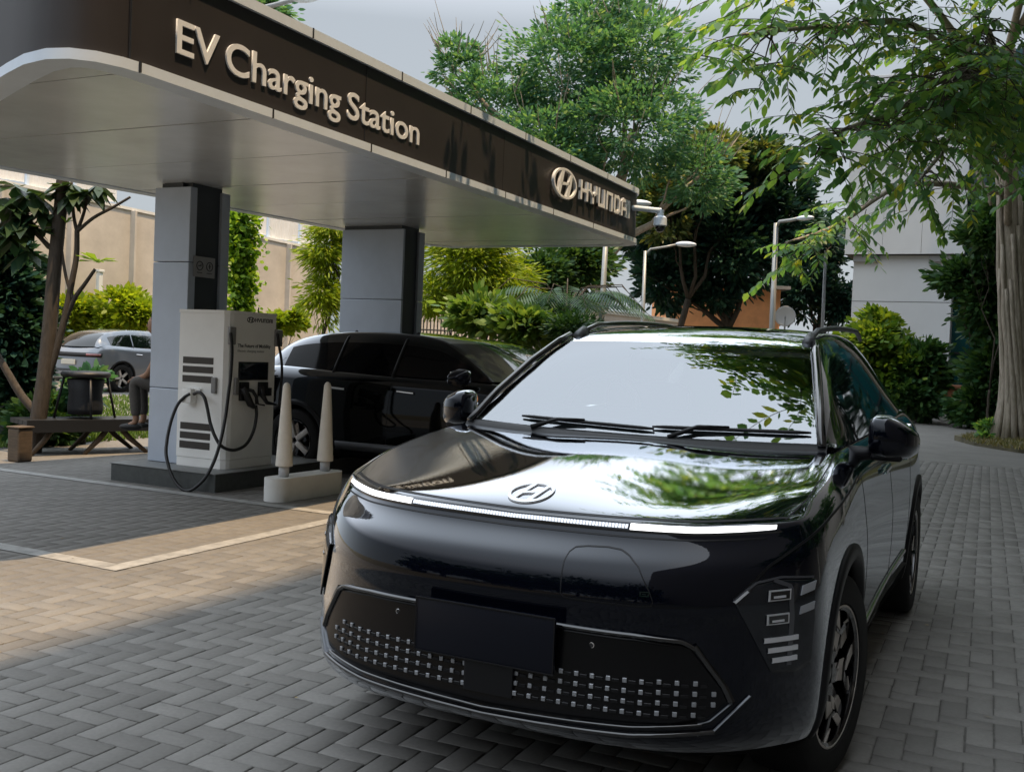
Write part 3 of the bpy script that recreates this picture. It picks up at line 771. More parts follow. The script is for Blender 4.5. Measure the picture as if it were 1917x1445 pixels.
strip(XS(-.37, .37), .012, .0025, onfront, 60).build('light_bar_lens', mat('grey_lens', (.16, .18, .21), .2, coat=1), suv, smooth=True)
strip([(x, z+.0215) for x, z in XS(-.78, .78, 60)], .0045, .0012, onfront, 90).build('bonnet_gap', M_plast, suv)
strip([(x, z-.0265) for x, z in XS(-.74, .74, 60)], .0045, .0012, onfront, 90).build('panel_gap', M_plast, suv)
# emblem on the nose, drawn in front projection
def emb(a, c, zc, off):
    me = emblem_mesh(a, c, a*.11, .01, 64).bm; bmm = me
    bmesh.ops.triangulate(bmm, faces=bmm.faces)
    for v in bmm.verts: v.co = onfront(v.co.x, zc+v.co.z, off if v.co.y > .003 else -.001)
    return bmm
bmm = emb(.072, .0235, .9405, .005); me = bpy.data.meshes.new('emblem'); bmesh.ops.recalc_face_normals(bmm, faces=bmm.faces); bmm.to_mesh(me); link('emblem', me, M_white, suv)
# charge port door: shut line, badge
port = [(.226, .70), (.221, .79), (.224, .812), (.236, .824), (.27, .829), (.33, .832), (.372, .829), (.40, .818), (.438, .793), (.475, .735), (.490, .703), (.486, .692), (.46, .688), (.24, .690), (.226, .70)]
strip(port, .0035, .001, onfront, 90).build('charge_port_door', M_plast, suv)
b = MB()
for (x0, x1, z0, z1) in ((.452, .456, .716, .730), (.452, .478, .727, .730), (.474, .478, .716, .730), (.452, .478, .716, .719), (.459, .471, .7215, .7245)):
    A = [onfront(x, z, .003) for x, z in ((x0, z0), (x1, z0), (x1, z1), (x0, z1))]; b.quad(*A)
b.build('badge', M_chr, suv)
# lower grille
M_grille = mat('grille_black', (.003, .003, .004), .22, spec=.25)
GP = [(-.585, .590), (-.44, .602), (0, .607), (.44, .602), (.585, .590), (.675, .47), (.690, .435), (.640, .385), (.55, .362), (0, .345), (-.55, .362), (-.640, .385), (-.690, .435), (-.675, .47)]
link('lower_grille', patch(GP, .0035, onfront, .006, 4), M_grille, suv, smooth=True)
strip([(-.60, .580), (-.57, .598), (-.44, .606), (0, .611), (.44, .606), (.57, .598), (.60, .580)], .010, .016, onfront, 80).build('grille_lip', M_gloss, suv, smooth=True)
for s in (-1, 1):
    strip([(s*.600, .588), (s*.678, .475), (s*.697, .432)], .014, .012, onfront, 20).build('grille_side_blade', M_gloss, suv, smooth=True)
    strip([(s*.699, .428), (s*.650, .380), (s*.60, .366)], .0022, .008, onfront, 20).build('grille_corner_blade', M_sat, suv, smooth=True)
    strip([(s*.74, .445), (s*.66, .352), (s*.62, .343)], .0025, .010, onfront, 20).build('lip_blade', M_sat, suv, smooth=True)
strip([(-.66, .352), (-.45, .332), (0, .318), (.45, .332), (.66, .352)], .008, .013, onfront, 80).build('front_lip', M_gloss, suv, smooth=True)
strip([(-.63, .372), (-.45, .354), (0, .338), (.45, .354), (.63, .372)], .004, .012, onfront, 80).build('lip_ridge', M_gloss, suv, smooth=True)
M_px = mat('pixel_grey', (.30, .31, .33), .32, metal=.5, noise=.1, nscale=40); M_px2 = mat('pixel_dark', (.006, .006, .007), .18, spec=.3)
pxm = MB(); pxd = MB()
def pix(mb, x, z, w_, h_, o):
    C_ = onfront(x, z, 0); nn = (onfront(x+.004, z, 0)-onfront(x-.004, z, 0)).normalized()
    rz = math.atan2(nn.y, nn.x); mb.box(-w_/2, w_/2, -o, .004, -h_/2, h_/2, .001, Matrix.Translation(C_) @ Matrix.Rotation(rz, 4, 'Z'), 1)
for x0, x1, n in ((-.600, -.068, 14), (.104, .655, 13)):
    for k in range(n):
        x = x0+(x1-x0)*k/(n-1); edge = (k == 0 and x0 < 0) or (k == n-1 and x0 > 0)
        for r in range(4):
            z = .479-.0285*r
            if edge and r in (0, 3): continue
            pix(pxm, x, z+.004*(abs(x) > .5), .0125, .013, .009)
            if k < n-1: pix(pxd, x+.0205, z-.004, .022, .010, .007)
tag(pxm.build('pixel_inserts', M_px, suv), kind='stuff'); tag(pxd.build('grille_mesh', M_px2, suv), kind='stuff')
b = MB(); b.box(-.065, .10, -.068, -.04, .375, .50, .006); b.build('radar_cover', M_px2, suv)
b = MB(); b.box(-.232, .232, -.078, -.068, .470, .636, .008); pl = b.build('number_plate', mat('blank_plate', (.003, .004, .009), .35, spec=.25), suv, angle=40)
b = MB()
for q in ((-.232, .232, .630, .636), (-.232, .232, .470, .475), (-.232, -.2275, .475, .630), (.2275, .232, .475, .630)): b.box(q[0], q[1], -.0805, -.0785, q[2], q[3], .0008)
b.build('plate_rim', M_plast, pl)
for s in (-1, 1):
    C_ = onfront(s*.325, .563, .001); b = MB(); b.lathe([(.0085, -.006), (.0085, .002), (.0068, .003), (.0062, .001)], 24, Matrix.Translation(C_) @ Matrix.Rotation(R(90), 4, 'X')); b.build('parking_sensor', M_chr if s < 0 else M_mach, suv, smooth=True)
    b = MB(); b.cyl(C_, C_+Vector((0, -.003, 0)), .0062, n=20); b.build('sensor_face', M_gloss, suv)
# headlamps
M_lens = mat('lamp_lens', (.010, .012, .016), .06, coat=.3, spec=.3, coat_ior=1.5); M_refl = mat('lamp_reflector', (.66, .67, .70), .3, metal=.4); M_refl2 = mat('lamp_prism', (.36, .37, .40), .35, metal=.3); M_lampd = mat('lamp_bezel', (.05, .052, .06), .25, coat=.5)
for s in (-1, 1):
    pr = (lambda x, z, o, s=s: onfront(s*x, z, o))
    hl = link('headlamp', patch([(.690, .712), (.735, .758), (.79, .770), (.868, .760), (.874, .64), (.872, .515), (.84, .498), (.785, .505), (.742, .600)], .004, pr, .006, 4), M_lens, suv, smooth=True)
    strip([(.690, .712), (.735, .760), (.79, .772), (.862, .764)], .006, .007, pr, 20).build('lamp_edge', M_lampd, hl)
    strip([(.690, .708), (.718, .738)], .006, .009, pr, 8).build('lamp_glint', M_refl, hl)
    strip([(.775, .765), (.815, .745), (.822, .66), (.822, .52)], .010, .0065, pr, 20).build('lamp_divider', M_lampd, hl)
    for z in (.722, .655):
        strip([(.765, z), (.815, z+.001)], .030, .008, pr, 8).build('lamp_surround', M_refl, hl)
        strip([(.769, z), (.811, z+.001)], .022, .0105, pr, 8).build('projector', M_gloss, hl)
        strip([(.775, z-.004), (.802, z-.003)], .006, .0125, pr, 8).build('projector_glint', M_refl, hl)
    for z, x0 in ((.596, .762), (.567, .772), (.538, .783)):
        strip([(x0, z), (.838, z+.002)], .0135, .0085, pr, 12).build('indicator_blade', M_refl, hl)
    for q in ([(.838, .716), (.866, .727), (.868, .752), (.840, .742)], [(.838, .662), (.868, .672), (.869, .694), (.840, .684)]):
        link('corner_reflector', patch(q, .0085, pr, .004, 2), M_refl2, hl)
        # crisp lines: wing crease, bonnet edge
    sp_ = lambda L_: [(s*x, y, z) for x, y, z in L_]
    strip3(sp_([(.690, .12, .716), (.762, .225, .803), (.845, .40, .872), (.875, .62, .915), (.875, .95, .955), (.868, 1.2, .985)]), .008, .002, 50).build('wing_line', M_plast, suv)
    strip3(sp_([(.775, .372, .925), (.805, .55, .97), (.81, .80, 1.02), (.80, 1.12, 1.07)]), .0045, .001, 30).build('bonnet_side_gap', M_plast, suv)
    side = lambda y, z, o, s=s: onside(y, z, o, s)
    strip([(1.30, .98), (1.33, .70), (1.36, .36)], .005, .001, side, 24).build('door_gap', M_plast, suv)
    strip([(2.30, 1.02), (2.32, .7), (2.33, .36)], .005, .001, side, 24).build('door_gap', M_plast, suv)
    strip([(3.12, 1.05), (3.12, .9), (3.02, .7), (2.98, .40)], .005, .001, side, 24).build('door_gap', M_plast, suv)
    for y in (2.02, 2.86):
        strip([(y, .93), (y+.2, .94)], .022, .018, side, 8).build('door_handle', M_paint, suv, smooth=True)
    strip([(1.45, .375), (2.0, .40), (2.95, .44)], .016, .010, side, 24).build('door_strip', M_chr, suv, smooth=True)
    # roof rail
    pts = []
    for i in range(17):
        t = i/16; y = 1.90+1.65*t; lift = .042*min(1, t/.12, (1-t)/.10)**.7; z = 1.482+.068*(1-(1-t)**2.6)*(1-.1*t)
        pts.append((s*(.545-.02*t*0), y, z+lift+.0))
    b = MB(); b.tube(pts, [.013]+[.0135]*15+[.011], 10); b.build('roof_rail', M_sat if s > 0 else M_gloss, suv, smooth=True)
    b = MB(); b.tube([(s*.545, 1.87, 1.478), (s*.545, 1.95, 1.512)], [.026, .022], 10); b.build('rail_foot', mat('satin_grey', (.10, .105, .11), .4, metal=.6), suv, smooth=True)
# windscreen surround, cowl, wipers
_bm = bmesh.new(); _bm.from_mesh(GHM); GB = BVHTree.FromBMesh(_bm); _bm.free()
def onws(x, z, off=0):
    h = GB.ray_cast(Vector((x, -1, z)), Vector((0, 1, 0)))
    return (h[0]+h[1]*off) if h[0] is not None else Vector((x, 1.2, z))
def wscr(x, y, off=0):
    h = GB.ray_cast(Vector((x, y, 3)), Vector((0, 0, -1))); return (h[0]+h[1]*off) if h[0] is not None else Vector((x, y, 1.08))
for x0, x1, z0, z1 in ((-.50, .10, 1.112, 1.100), (.09, .69, 1.108, 1.122)):
    b = MB(); b.tube([onws(x0+(x1-x0)*i/12, z0+(z1-z0)*i/12, .010) for i in range(13)], [.004]+[.0075]*11+[.004], 8); w_ = b.build('wiper', M_plast, suv, smooth=True)
    xm = x0+(x1-x0)*.5; b = MB(); b.tube([(xm-.22, 1.10, 1.082), onws(xm-.12, (z0+z1)/2-.004, .020), onws(xm, (z0+z1)/2+.002, .018)], [.010, .008, .006], 8); b.build('wiper_arm', M_plast, w_, smooth=True)
b = MB(); rows = []
for i in range(33):
    x = -.76+1.52*i/32; s_ = abs(x)/.735; y = 1.085+.10*s_**2; z = 1.070+.014*s_**2
    rows.append([b.bm.verts.new(p) for p in ((x, y-.035, z-.018), (x, y-.012, z+.006), (x, y+.03, z+.012), (x, y+.05, z-.004))])
for A, B in zip(rows, rows[1:]):
    for j in range(3): b.bm.faces.new((A[j], A[j+1], B[j+1], B[j]))
b.build('cowl', M_plast, suv, smooth=True)
for s in (-1, 1):      # black ceramic band beside the glass, on the pillar
    b = MB(); b.tube([Vector((s*.742, 1.165, 1.085)), Vector((s*.70, 1.335, 1.215)), Vector((s*.648, 1.56, 1.352)), Vector((s*.60, 1.765, 1.452)), Vector((s*.582, 1.86, 1.485))], [.016]*5, 8); b.build('pillar_seal', M_gloss, suv, smooth=True)
# cabin
M_cab = mat('cabin_grey', (.035, .037, .04), .6); M_seat = mat('seat_pale', (.42, .42, .41), .6); M_pale = mat('pale_trim', (.55, .56, .58), .5)
b = MB(); b.prism([(1.28, 1.072), (1.60, 1.072), (1.66, 1.135), (1.52, 1.16), (1.33, 1.12)], -.66, .66, 'x'); b.build('dashboard', M_cab, suv)
b = MB()
Mw = Matrix.Translation((-.36, 1.74, 1.13)) @ Matrix.Rotation(R(68), 4, 'X')
b.tube([Mw @ Vector((.175*math.cos(2*math.pi*i/28), .175*math.sin(2*math.pi*i/28), 0)) for i in range(28)], .014, 8, True); b.build('steering_wheel', M_cab, suv, smooth=True)
for x in (-.36, .36):
    b = MB(); b.box(x-.22, x+.22, 2.35, 2.47, 1.06, 1.26, .05); b.build('seat_back', M_seat, suv, smooth=True)
    b = MB(); b.box(x-.11, x+.11, 2.38, 2.47, 1.27, 1.42, .04); b.build('headrest', M_seat, suv, smooth=True)
b = MB(); b.box(-.12, .12, 1.70, 1.73, 1.375, 1.435, .012, Matrix.Translation((-.05, 0, 0))); b.cyl((-.05, 1.715, 1.42), (-.05, 1.74, 1.452), .012); b.build('interior_mirror', M_pale, suv, smooth=True)
b = MB(); b.prism([(-.60, 1.34), (-.40, 1.37), (-.36, 1.46), (-.44, 1.47)], 1.128, 1.131, 'z', Matrix.Rotation(R(0), 4, 'X')); b.build('paper', M_pale, suv)
# ---------------------------------------------------------------- parked cars
M_glass_p = mat('tinted_glass', (.003, .003, .004), .06, spec=.12); M_glass_p2 = mat('parked_windscreen', (.012, .018, .015), .05, spec=.9)
def parked(label, paint, loc, rz, silver=False, glass=None, group=None):
    root = thing('car', label, 'car', (0, 0, 0), 0, group)
    base_car(root, paint, M_glass_b if silver else M_glass_p, M_glass_b if silver else M_glass_p2, False)
    car_shell_details(root)
    for s in (-1, 1):
        pr = (lambda x, z, o, s=s: onfront(s*x, z, o))
        link('headlamp', patch([(.690, .712), (.735, .758), (.868, .760), (.874, .64), (.872, .515), (.84, .498), (.785, .505), (.742, .600)], .004, pr, .006, 2), M_refl, root, smooth=True)
        side = lambda y, z, o, s=s: onside(y, z, o, s)
        for y in (2.02, 2.86): strip([(y, .93), (y+.2, .94)], .022, .018, side, 8).build('door_handle', M_chr, root, smooth=True)
        strip([(1.30, .98), (1.33, .70), (1.36, .36)], .006, .001, side, 20).build('door_gap', M_plast, root)
        strip([(2.30, 1.02), (2.32, .7), (2.33, .36)], .006, .001, side, 20).build('door_gap', M_plast, root)
        strip([(1.40, .345), (2.95, .345)], .085, .014, side, 24).build('sill_trim', M_mach if silver else M_sat, root, smooth=True)
        # window division posts
        for y in (2.30, 3.05):
            a_ = Vector((s*.565, y-.03, 1.545)); c_ = Vector((s*.80, y+.02, 1.09)); pts = []
            for i in range(7):
                q = a_.lerp(c_, i/6); h = GB.ray_cast(Vector((2*s, q.y, q.z)), Vector((-s, 0, 0))); pts.append(h[0] if h[0] is not None else q)
            b = MB(); b.tube(pts, .018, 6); b.build('window_post', M_plast if not silver else paint, root, smooth=True)
    def onrear(x, z, o=0):
        h = BVH.ray_cast(Vector((x, 7, z)), Vector((0, -1, 0))); return (h[0]+h[1]*o) if h[0] is not None else Vector((x, 4.3, z))
    M_tail = bpy.data.materials.get('tail_lamp') or mat('tail_lamp', (.16, .02, .02), .15, coat=1)
    strip([(-.82, .90), (0, .90), (.82, .90)], .10, .01, onrear, 40).build('tail_panel', M_plast, root, smooth=True)
    for s in (-1, 1): strip([(s*.50, .905), (s*.80, .91)], .05, .016, onrear, 10).build('tail_lamp', M_tail, root, smooth=True)
    strip([(-.78, .42), (0, .42), (.78, .42)], .26, .012, onrear, 40).build('rear_bumper', M_plast, root, smooth=True)
    b = MB(); b.box(-.24, .24, 4.36, 4.375, .66, .78, .005); b.build('number_plate', mat('pale_plate', (.55, .53, .46), .4), root)
    root.location = loc; root.rotation_euler = (0, 0, rz); return root
M_paint2 = paint_mat('black_paint_parked', (.0015, .002, .002), .015, 3.6)
parked('black parked SUV standing side on behind the charger and white guard posts', M_paint2, (-2.05, 6.98, 0), R(90))
parked('dark parked car mostly hidden behind the black SUV, only roof and windscreen showing', paint_mat('charcoal_paint', (.012, .016, .015), .05, 3.2), (-3.15, 10.3, 0), R(90))
M_silver = mat('silver_paint', (.17, .19, .22), .28, metal=.35, coat=1)
parked('silver grey SUV seen from behind beyond the bench at the left', M_silver, (-19.4, 19.3, 0), R(180), True)
# ---------------------------------------------------------------- fast charger
M_cab_w = mat('charger_white', (.88, .88, .85), .45, noise=.03, nscale=4, spec=.4)
M_vent = mat('vent_mesh', (.040, .034, .028), .6, noise=.2, nscale=200)
M_blk = mat('black_rubber', (.008, .008, .009), .45); M_txt = mat('print_dark', (.03, .032, .036), .6); M_grey = mat('handle_grey', (.22, .22, .22), .4)
M_scr = mat('screen_glass', (.010, .014, .022), .08, coat=.6)
ch = thing('ev_charger', 'white fast charging cabinet with brown vents, a dark screen and looping black cables', 'charger', (-5.54, 5.07, .172))
X0, X1, Y0, Y1, ZT = -5.862, -5.262, 4.70, 5.44, 1.672
cb = MB(); c_ = .05
cb.prism([(X0, Y0), (X1-c_, Y0), (X1-.012, Y0+.035), (X1, Y0+c_+.03), (X1, Y1-c_), (X1-c_, Y1), (X0, Y1)], .26, ZT-.03)
cb.build('cabinet', M_cab_w, ch, world=True)
b = MB(); b.prism([(X0+.004, Y0+.004), (X1-c_, Y0+.004), (X1-.016, Y0+.039), (X1-.004, Y0+c_+.03), (X1-.004, Y1-c_-.004), (X1-c_-.004, Y1-.004), (X0+.004, Y1-.004)], .172, .256); b.build('plinth', M_cab_w, ch, world=True)
b = MB(); b.prism([(X0-.006, Y0-.006), (X1-c_, Y0-.006), (X1-.006, Y0+.03), (X1+.006, Y0+c_+.03), (X1+.006, Y1-c_), (X1-c_, Y1+.006), (X0-.006, Y1+.006)], ZT-.029, ZT); b.build('top_cover', M_cab_w, ch, world=True)
Z3 = lambda x, y: (280+x/3.44, 540+y/3.44)
def fY(x, y): return atY(*Z3(x, y), Y0)
def fX(x, y): return atX(*Z3(x, y), X1)
for (ya, yb, xa, xb) in ((437, 492, 217, 411), (496, 550, 215, 409), (556, 611, 213, 406), (857, 913, 199, 394), (917, 972, 196, 389), (976, 1034, 193, 386)):
    p = fY(xa, ya); q = fY(xb, yb+2); z1 = fY(xa, ya).z; z0 = fY(xa, yb-12).z
    b = MB(); b.box(p.x, q.x, Y0-.004, Y0+.01, z0, z1, .003); v_ = b.build('vent', M_vent, ch, world=True)
def plate(name, m_, pxa, pxb, out=.006, bev=.003, parent=None):
    """box on the +X face between two zoomed pixels"""
    p = fX(*pxa); q = fX(*pxb); b = MB(); b.box(X1-.004, X1+out, min(p.y, q.y), max(p.y, q.y), min(p.z, q.z), max(p.z, q.z), bev); return b.build(name, m_, parent or ch, world=True, angle=40)
sc_ = plate('screen_frame', M_blk, (573, 472), (760, 590), .006)
plate('screen', M_scr, (580, 482), (752, 582), .009, .001, sc_)
plate('handle', M_grey, (541, 576), (560, 685), .03, .006)
p = fY(410, 572); q = fY(435, 682); b = MB(); b.box(p.x, q.x, Y0-.03, Y0+.004, q.z+.01, p.z, .006); b.build('handle', M_grey, ch, world=True)
plate('cable_outlet', M_grey, (507, 247), (543, 362), .028, .008)
plate('cable_outlet', M_grey, (805, 265), (843, 375), .028, .008)
h1 = plate('connector_dock', M_blk, (576, 602), (625, 722), .03, .006); h2 = plate('connector_dock', M_blk, (697, 602), (748, 690), .03, .006)
plate('card_slot', M_blk, (752, 640), (780, 690), .012, .003)
def pX(x, y, X): return atX(*Z3(x, y), X)
def pY(x, y, Y): return atY(*Z3(x, y), Y)
for par, pts, rr in ((h1, [(600, 640), (625, 690), (650, 745), (675, 765)], (.030, .036, .034, .022)), (h1, [(630, 650), (665, 660), (688, 700), (690, 745)], (.016, .018, .016, .016)), (h2, [(720, 630), (728, 690), (755, 735), (815, 748)], (.026, .026, .02, .010)), (h2, [(690, 690), (700, 745), (740, 752)], (.008, .008, .008))):
    b = MB(); b.tube([pX(x, y, X1+.05+.015*i) for i, (x, y) in enumerate(pts)], rr, 10); b.build('connector', M_blk, par, world=True, smooth=True)
p = fY(248, 640); q = fY(305, 738); b = MB(); b.box(p.x-.0, q.x, Y0-.085, Y0-.0, q.z, p.z, .012); b.box(p.x-.01, q.x+.06, Y0-.03, Y0, p.z-.05, p.z+.004, .01); b.build('cable_holster', M_cab_w, ch, world=True, angle=40)
def bez(P, n=8):
    """smooth curve through points"""
    P = [Vector(p) for p in P]; out = []
    for i in range(len(P)-1):
        a = P[max(0, i-1)]; p = P[i]; q = P[i+1]; d = P[min(len(P)-1, i+2)]
        for k in range(n):
            t = k/n; out.append(.5*((2*p)+(q-a)*t+(2*a-5*p+4*q-d)*t*t+(3*p-a-3*q+d)*t**3))
    return out+[P[-1]]
A = [pX(522, 285, X1+.03), pX(531, 400, X1+.045), pX(522, 560, X1+.05), pX(505, 700, X1+.05)]
A += [pY(x, y, Y) for x, y, Y in ((488, 830, 4.64), (455, 990, 4.54), (412, 1120, 4.42), (345, 1235, 4.35), (245, 1303, 4.31), (160, 1235, 4.31), (110, 1090, 4.34), (112, 980, 4.41), (140, 850, 4.50), (180, 750, 4.58), (225, 700, 4.61), (262, 678, 4.62))]
b = MB(); b.tube(bez(A), .0155, 10); b.build('cable', M_blk, ch, world=True, smooth=True)
B = [pY(x, y, Y) for x, y, Y in ((285, 680, 4.62), (318, 668, 4.60), (352, 700, 4.59), (372, 770, 4.59), (392, 870, 4.585), (425, 960, 4.58))]+[pX(x, y, X) for x, y, X in ((470, 1020, X1+.06), (545, 1040, X1+.09), (620, 1005, X1+.09), (668, 920, X1+.09), (688, 820, X1+.09), (684, 752, X1+.09))]
b = MB(); b.tube(bez(B), .0155, 10); b.build('cable', M_blk, ch, world=True, smooth=True)
C = [pX(x, y, X1+.04) for x, y in ((824, 290), (836, 380), (850, 470), (852, 560), (842, 660), (835, 760))]
b = MB(); b.tube(bez(C), .0135, 10); b.build('cable', M_blk, ch, world=True, smooth=True)
FXM = Matrix(((0, 0, 1, 0), (1, 0, 0, 0), (0, 1, 0, 0), (0, 0, 0, 1)))
def chtext(s, pa, pb, hgt, m_, name, off=0):
    p = fX(*pa); q = fX(*pb); me = text_mesh(s, 1, .02, off); lo, hi = extent(me)
    me.transform(Matrix.Translation((X1+.0015, p.y, p.z)) @ FXM @ Matrix.Diagonal(((q.y-p.y)/(hi[0]-lo[0]), hgt, .05, 1)) @ Matrix.Translation((-lo[0], 0, 0))); link(name, me, m_, ch, world=True)
chtext('The Future of Mobility', (567, 378), (778, 380), .047, M_txt, 'slogan', .012)
chtext('Electric charging station', (567, 408), (735, 410), .030, M_grey, 'slogan_small')
ZTOY = Matrix(((0, -1, 0, 0), (1, 0, 0, 0), (0, 0, 1, 0), (0, 0, 0, 1)))
bw, wd = wordmark(1, .2, .04); me = bpy.data.meshes.new('w'); bw.bm.to_mesh(me); bw.bm.free(); lo, hi = extent(me); p = fX(680, 218); q = fX(792, 218)
me.transform(Matrix.Translation((X1+.0005, p.y, p.z)) @ ZTOY @ Matrix.Diagonal(((q.y-p.y)/(hi[0]-lo[0]), -.04, .040/(hi[2]-lo[2]), 1)) @ Matrix.Translation((-lo[0], 0, -lo[2]))); me.flip_normals(); link('wordmark', me, M_txt, ch, world=True)
be = emblem_mesh(.055, .028, .009, .002, 32); me = bpy.data.meshes.new('e'); be.bm.to_mesh(me); be.bm.free(); p = fX(652, 203)
me.transform(Matrix.Translation((X1+.0005, p.y, p.z)) @ ZTOY @ Matrix.Diagonal((1, -1, 1, 1))); me.flip_normals(); link('emblem', me, M_txt, ch, world=True)
for x in (552, 702):
    p = pY(x, 155, 5.2); b = MB(); b.cyl((p.x, 5.2, ZT-.001), (p.x, 5.2, ZT+.055), .006, n=8); b.build('antenna', M_blk, ch, world=True)
# ---------------------------------------------------------------- guard posts on one white base
M_conc = mat('white_concrete', (.70, .70, .67), .7, noise=.08, nscale=5, bump=.1, bscale=60); M_post = mat('post_cream', (.80, .75, .66), .6, noise=.06, nscale=8); M_neck = mat('post_neck', (.5, .51, .52), .5)
gb = thing('guard_barrier', 'low white concrete base carrying two tapered cream posts in front of the charging island', 'barrier', (-4.40, 4.77, 0))
rr = .115; b = MB()
b.prism(arc(-4.40, 4.33+rr-.02, rr, 180, 360, 14)+arc(-4.37, 5.26-rr, rr, 0, 180, 14), 0, .205); b.build('base', M_conc, gb, world=True, angle=40)
for y in (4.50, 5.10):
    t = thing('guard_post', None, None, (-4.395, y, .205)); t.parent = gb; t.location -= gb.location
    b = MB(); b.cyl((-4.395, y, .2), (-4.395, y, .33), .046, n=24); b.build('neck', M_neck, t, world=True, smooth=True)
    b = MB(); b.lathe([(.001, 0), (.074, 0), (.076, .008), (.073, .05), (.050, .44), (.036, .66), (.033, .705), (.025, .727), (.012, .738), (.001, .742)], 28, Matrix.Translation((-4.395, y, .30))); b.build('cone', M_post, t, world=True, smooth=True)
# ---------------------------------------------------------------- notice on the pillar, camera under the roof corner
sg = thing('notice_sign', 'small pale notice with two round pictograms on the dark side of the front pillar', 'sign', (-5.80, 4.95, 2.0))
b = MB(); b.box(-5.812, -5.806, 4.80, 5.092, 1.995, 2.195, .002); b.build('panel', mat('notice_panel', (.30, .31, .32), .4), sg, world=True)
for y in (4.88, 5.015):
    b = MB(); b.tube([(-5.804, y+.042*math.cos(2*math.pi*i/24), 2.105+.042*math.sin(2*math.pi*i/24)) for i in range(24)], .004, 6, True)
    if y < 4.9: b.box(-5.806, -5.803, y-.02, y+.02, 2.10, 2.108); b.box(-5.806, -5.803, y+.012, y+.02, 2.108, 2.122)
    else: b.box(-5.806, -5.803, y-.005, y+.005, 2.083, 2.13); b.box(-5.806, -5.803, y-.015, y+.015, 2.104, 2.110)
    b.build('pictogram', M_txt, sg, world=True)
    b = MB(); b.box(-5.806, -5.804, y-.035, y+.035, 2.035, 2.041); b.build('caption_line', M_txt, sg, world=True)
cc = thing('security_camera', 'white dome camera on a bracket at the far corner of the canopy', 'camera', (-3.05, 10.25, 3.25))
b = MB(); b.cyl((-3.30, 9.85, 3.335), (-2.93, 10.27, 3.335), .035, n=12); b.cyl((-2.93, 10.27, 3.345), (-2.93, 10.27, 3.24), .045, n=14); b.build('bracket', M_trim, cc, world=True, smooth=False, angle=40)
b = MB(); b.lathe([(.001, .07), (.05, .068), (.085, .04), (.088, -.06), (.08, -.07), (.001, -.07)], 24, Matrix.Translation((-2.93, 10.27, 3.20))); b.build('housing', M_trim, cc, world=True, angle=40)
b = MB(); b.sph((-2.93, 10.27, 3.12), .07, n=18); b.build('dome', M_gloss, cc, world=True, smooth=True)
# ---------------------------------------------------------------- street lamps
M_pole = mat('galvanised_pole', (.30, .32, .33), .45, metal=.4, noise=.06, nscale=6)
def lamp(label, base, top, head, group='street lamps', r=.055, hl=.5):
    base = Vector(base); t = thing('street_lamp', label, 'street lamp', base, 0, group)
    b = MB(); b.tube([base, base.lerp(Vector(top), .5), Vector(top)], [r*1.15, r, r*.8], 12); b.cyl(base, base+Vector((0, 0, .25)), r*1.6, n=12); b.build('pole', M_pole, t, world=True, smooth=True)
    if head is not None:
        head = Vector(head); top = Vector(top); d = (head-top); b = MB(); b.tube([top-Vector((0, 0, .1)), top+d*.15+Vector((0, 0, .02)), top+d*.6, head], [r*.6]*4, 8); a_ = b.build('arm', M_pole, t, world=True, smooth=True)
        h = Vector((d.x, d.y, 0)).normalized(); ang = math.atan2(h.y, h.x)
        b = MB(); b.sph((0, 0, 0), (hl/2, hl*.21, hl*.13), n=18); me = bpy.data.meshes.new('h'); b.bm.to_mesh(me); b.bm.free(); me.transform(Matrix.Translation(head+h*hl*.3) @ Matrix.Rotation(ang, 4, 'Z')); link('lamp_head', me, M_trim, t, world=True, smooth=True)
    return t
def on_ground(u, v, D):
    p = atD(u, v, D); p.z = 0; return p
lamp('street lamp whose grey pole rises beside the dark trees, arm and pale head turned right', on_ground(1448, 600, 22), atD(1453, 418, 22), atD(1497, 409, 21.6), r=.062, hl=.42)
lamp('grey pole dropping below the far corner of the canopy beside the palm', on_ground(1123, 600, 19), atD(1137, 400, 19), atD(1180, 380, 19), r=.055)
lamp('street lamp before the dark tree, pale head on a thin slanting arm', on_ground(1204, 600, 26), atD(1208, 470, 26), atD(1272, 457, 26), r=.05, hl=.55)
lamp('thin distant lamp pole at the right of the dark trees', on_ground(1541, 600, 36), atD(1546, 470, 36), None, r=.06)
lv = lamp('lamp post wrapped in green creeper behind the canopy, arm over the roof', on_ground(449, 600, 15), atD(452, 28, 15), atD(560, -3, 14.3), r=.06, hl=.6)
# ---------------------------------------------------------------- rear garden wall, left
M_wall = mat('sunlit_render', (.50, .46, .405), .85, noise=.16, nscale=.9, bump=.15, bscale=9, detail=8)
M_fence = mat('white_sheet_fence', (.72, .73, .73), .5, noise=.05, nscale=3)
pa = on_ground(-160, 600, 27.5); pb = on_ground(610, 600, 39.0)
ta = atD(-160, 312, 27.5); tb = atD(598, 474, 39.0)
wl = thing('boundary_wall', 'tall stained cream boundary wall behind the parked silver car', 'wall', (pa+pb)/2)
b = MB(); nrm = Vector((pb.y-pa.y, -(pb.x-pa.x), 0)).normalized()
def wallquad(b, p, q, z0p, z1p, z0q, z1q, th):
    P = [Vector((p.x, p.y, z0p)), Vector((q.x, q.y, z0q)), Vector((q.x, q.y, z1q)), Vector((p.x, p.y, z1p))]
    A = [b.bm.verts.new(v+nrm*th/2) for v in P]; B = [b.bm.verts.new(v-nrm*th/2) for v in P]
    b.bm.faces.new(A); b.bm.faces.new(B[::-1])
    for i in range(4): b.bm.faces.new((A[i], A[(i+1) % 4], B[(i+1) % 4], B[i]))
wallquad(b, pa, pb, 0, ta.z, 0, tb.z, .25); b.build('render', M_wall, wl, world=True)
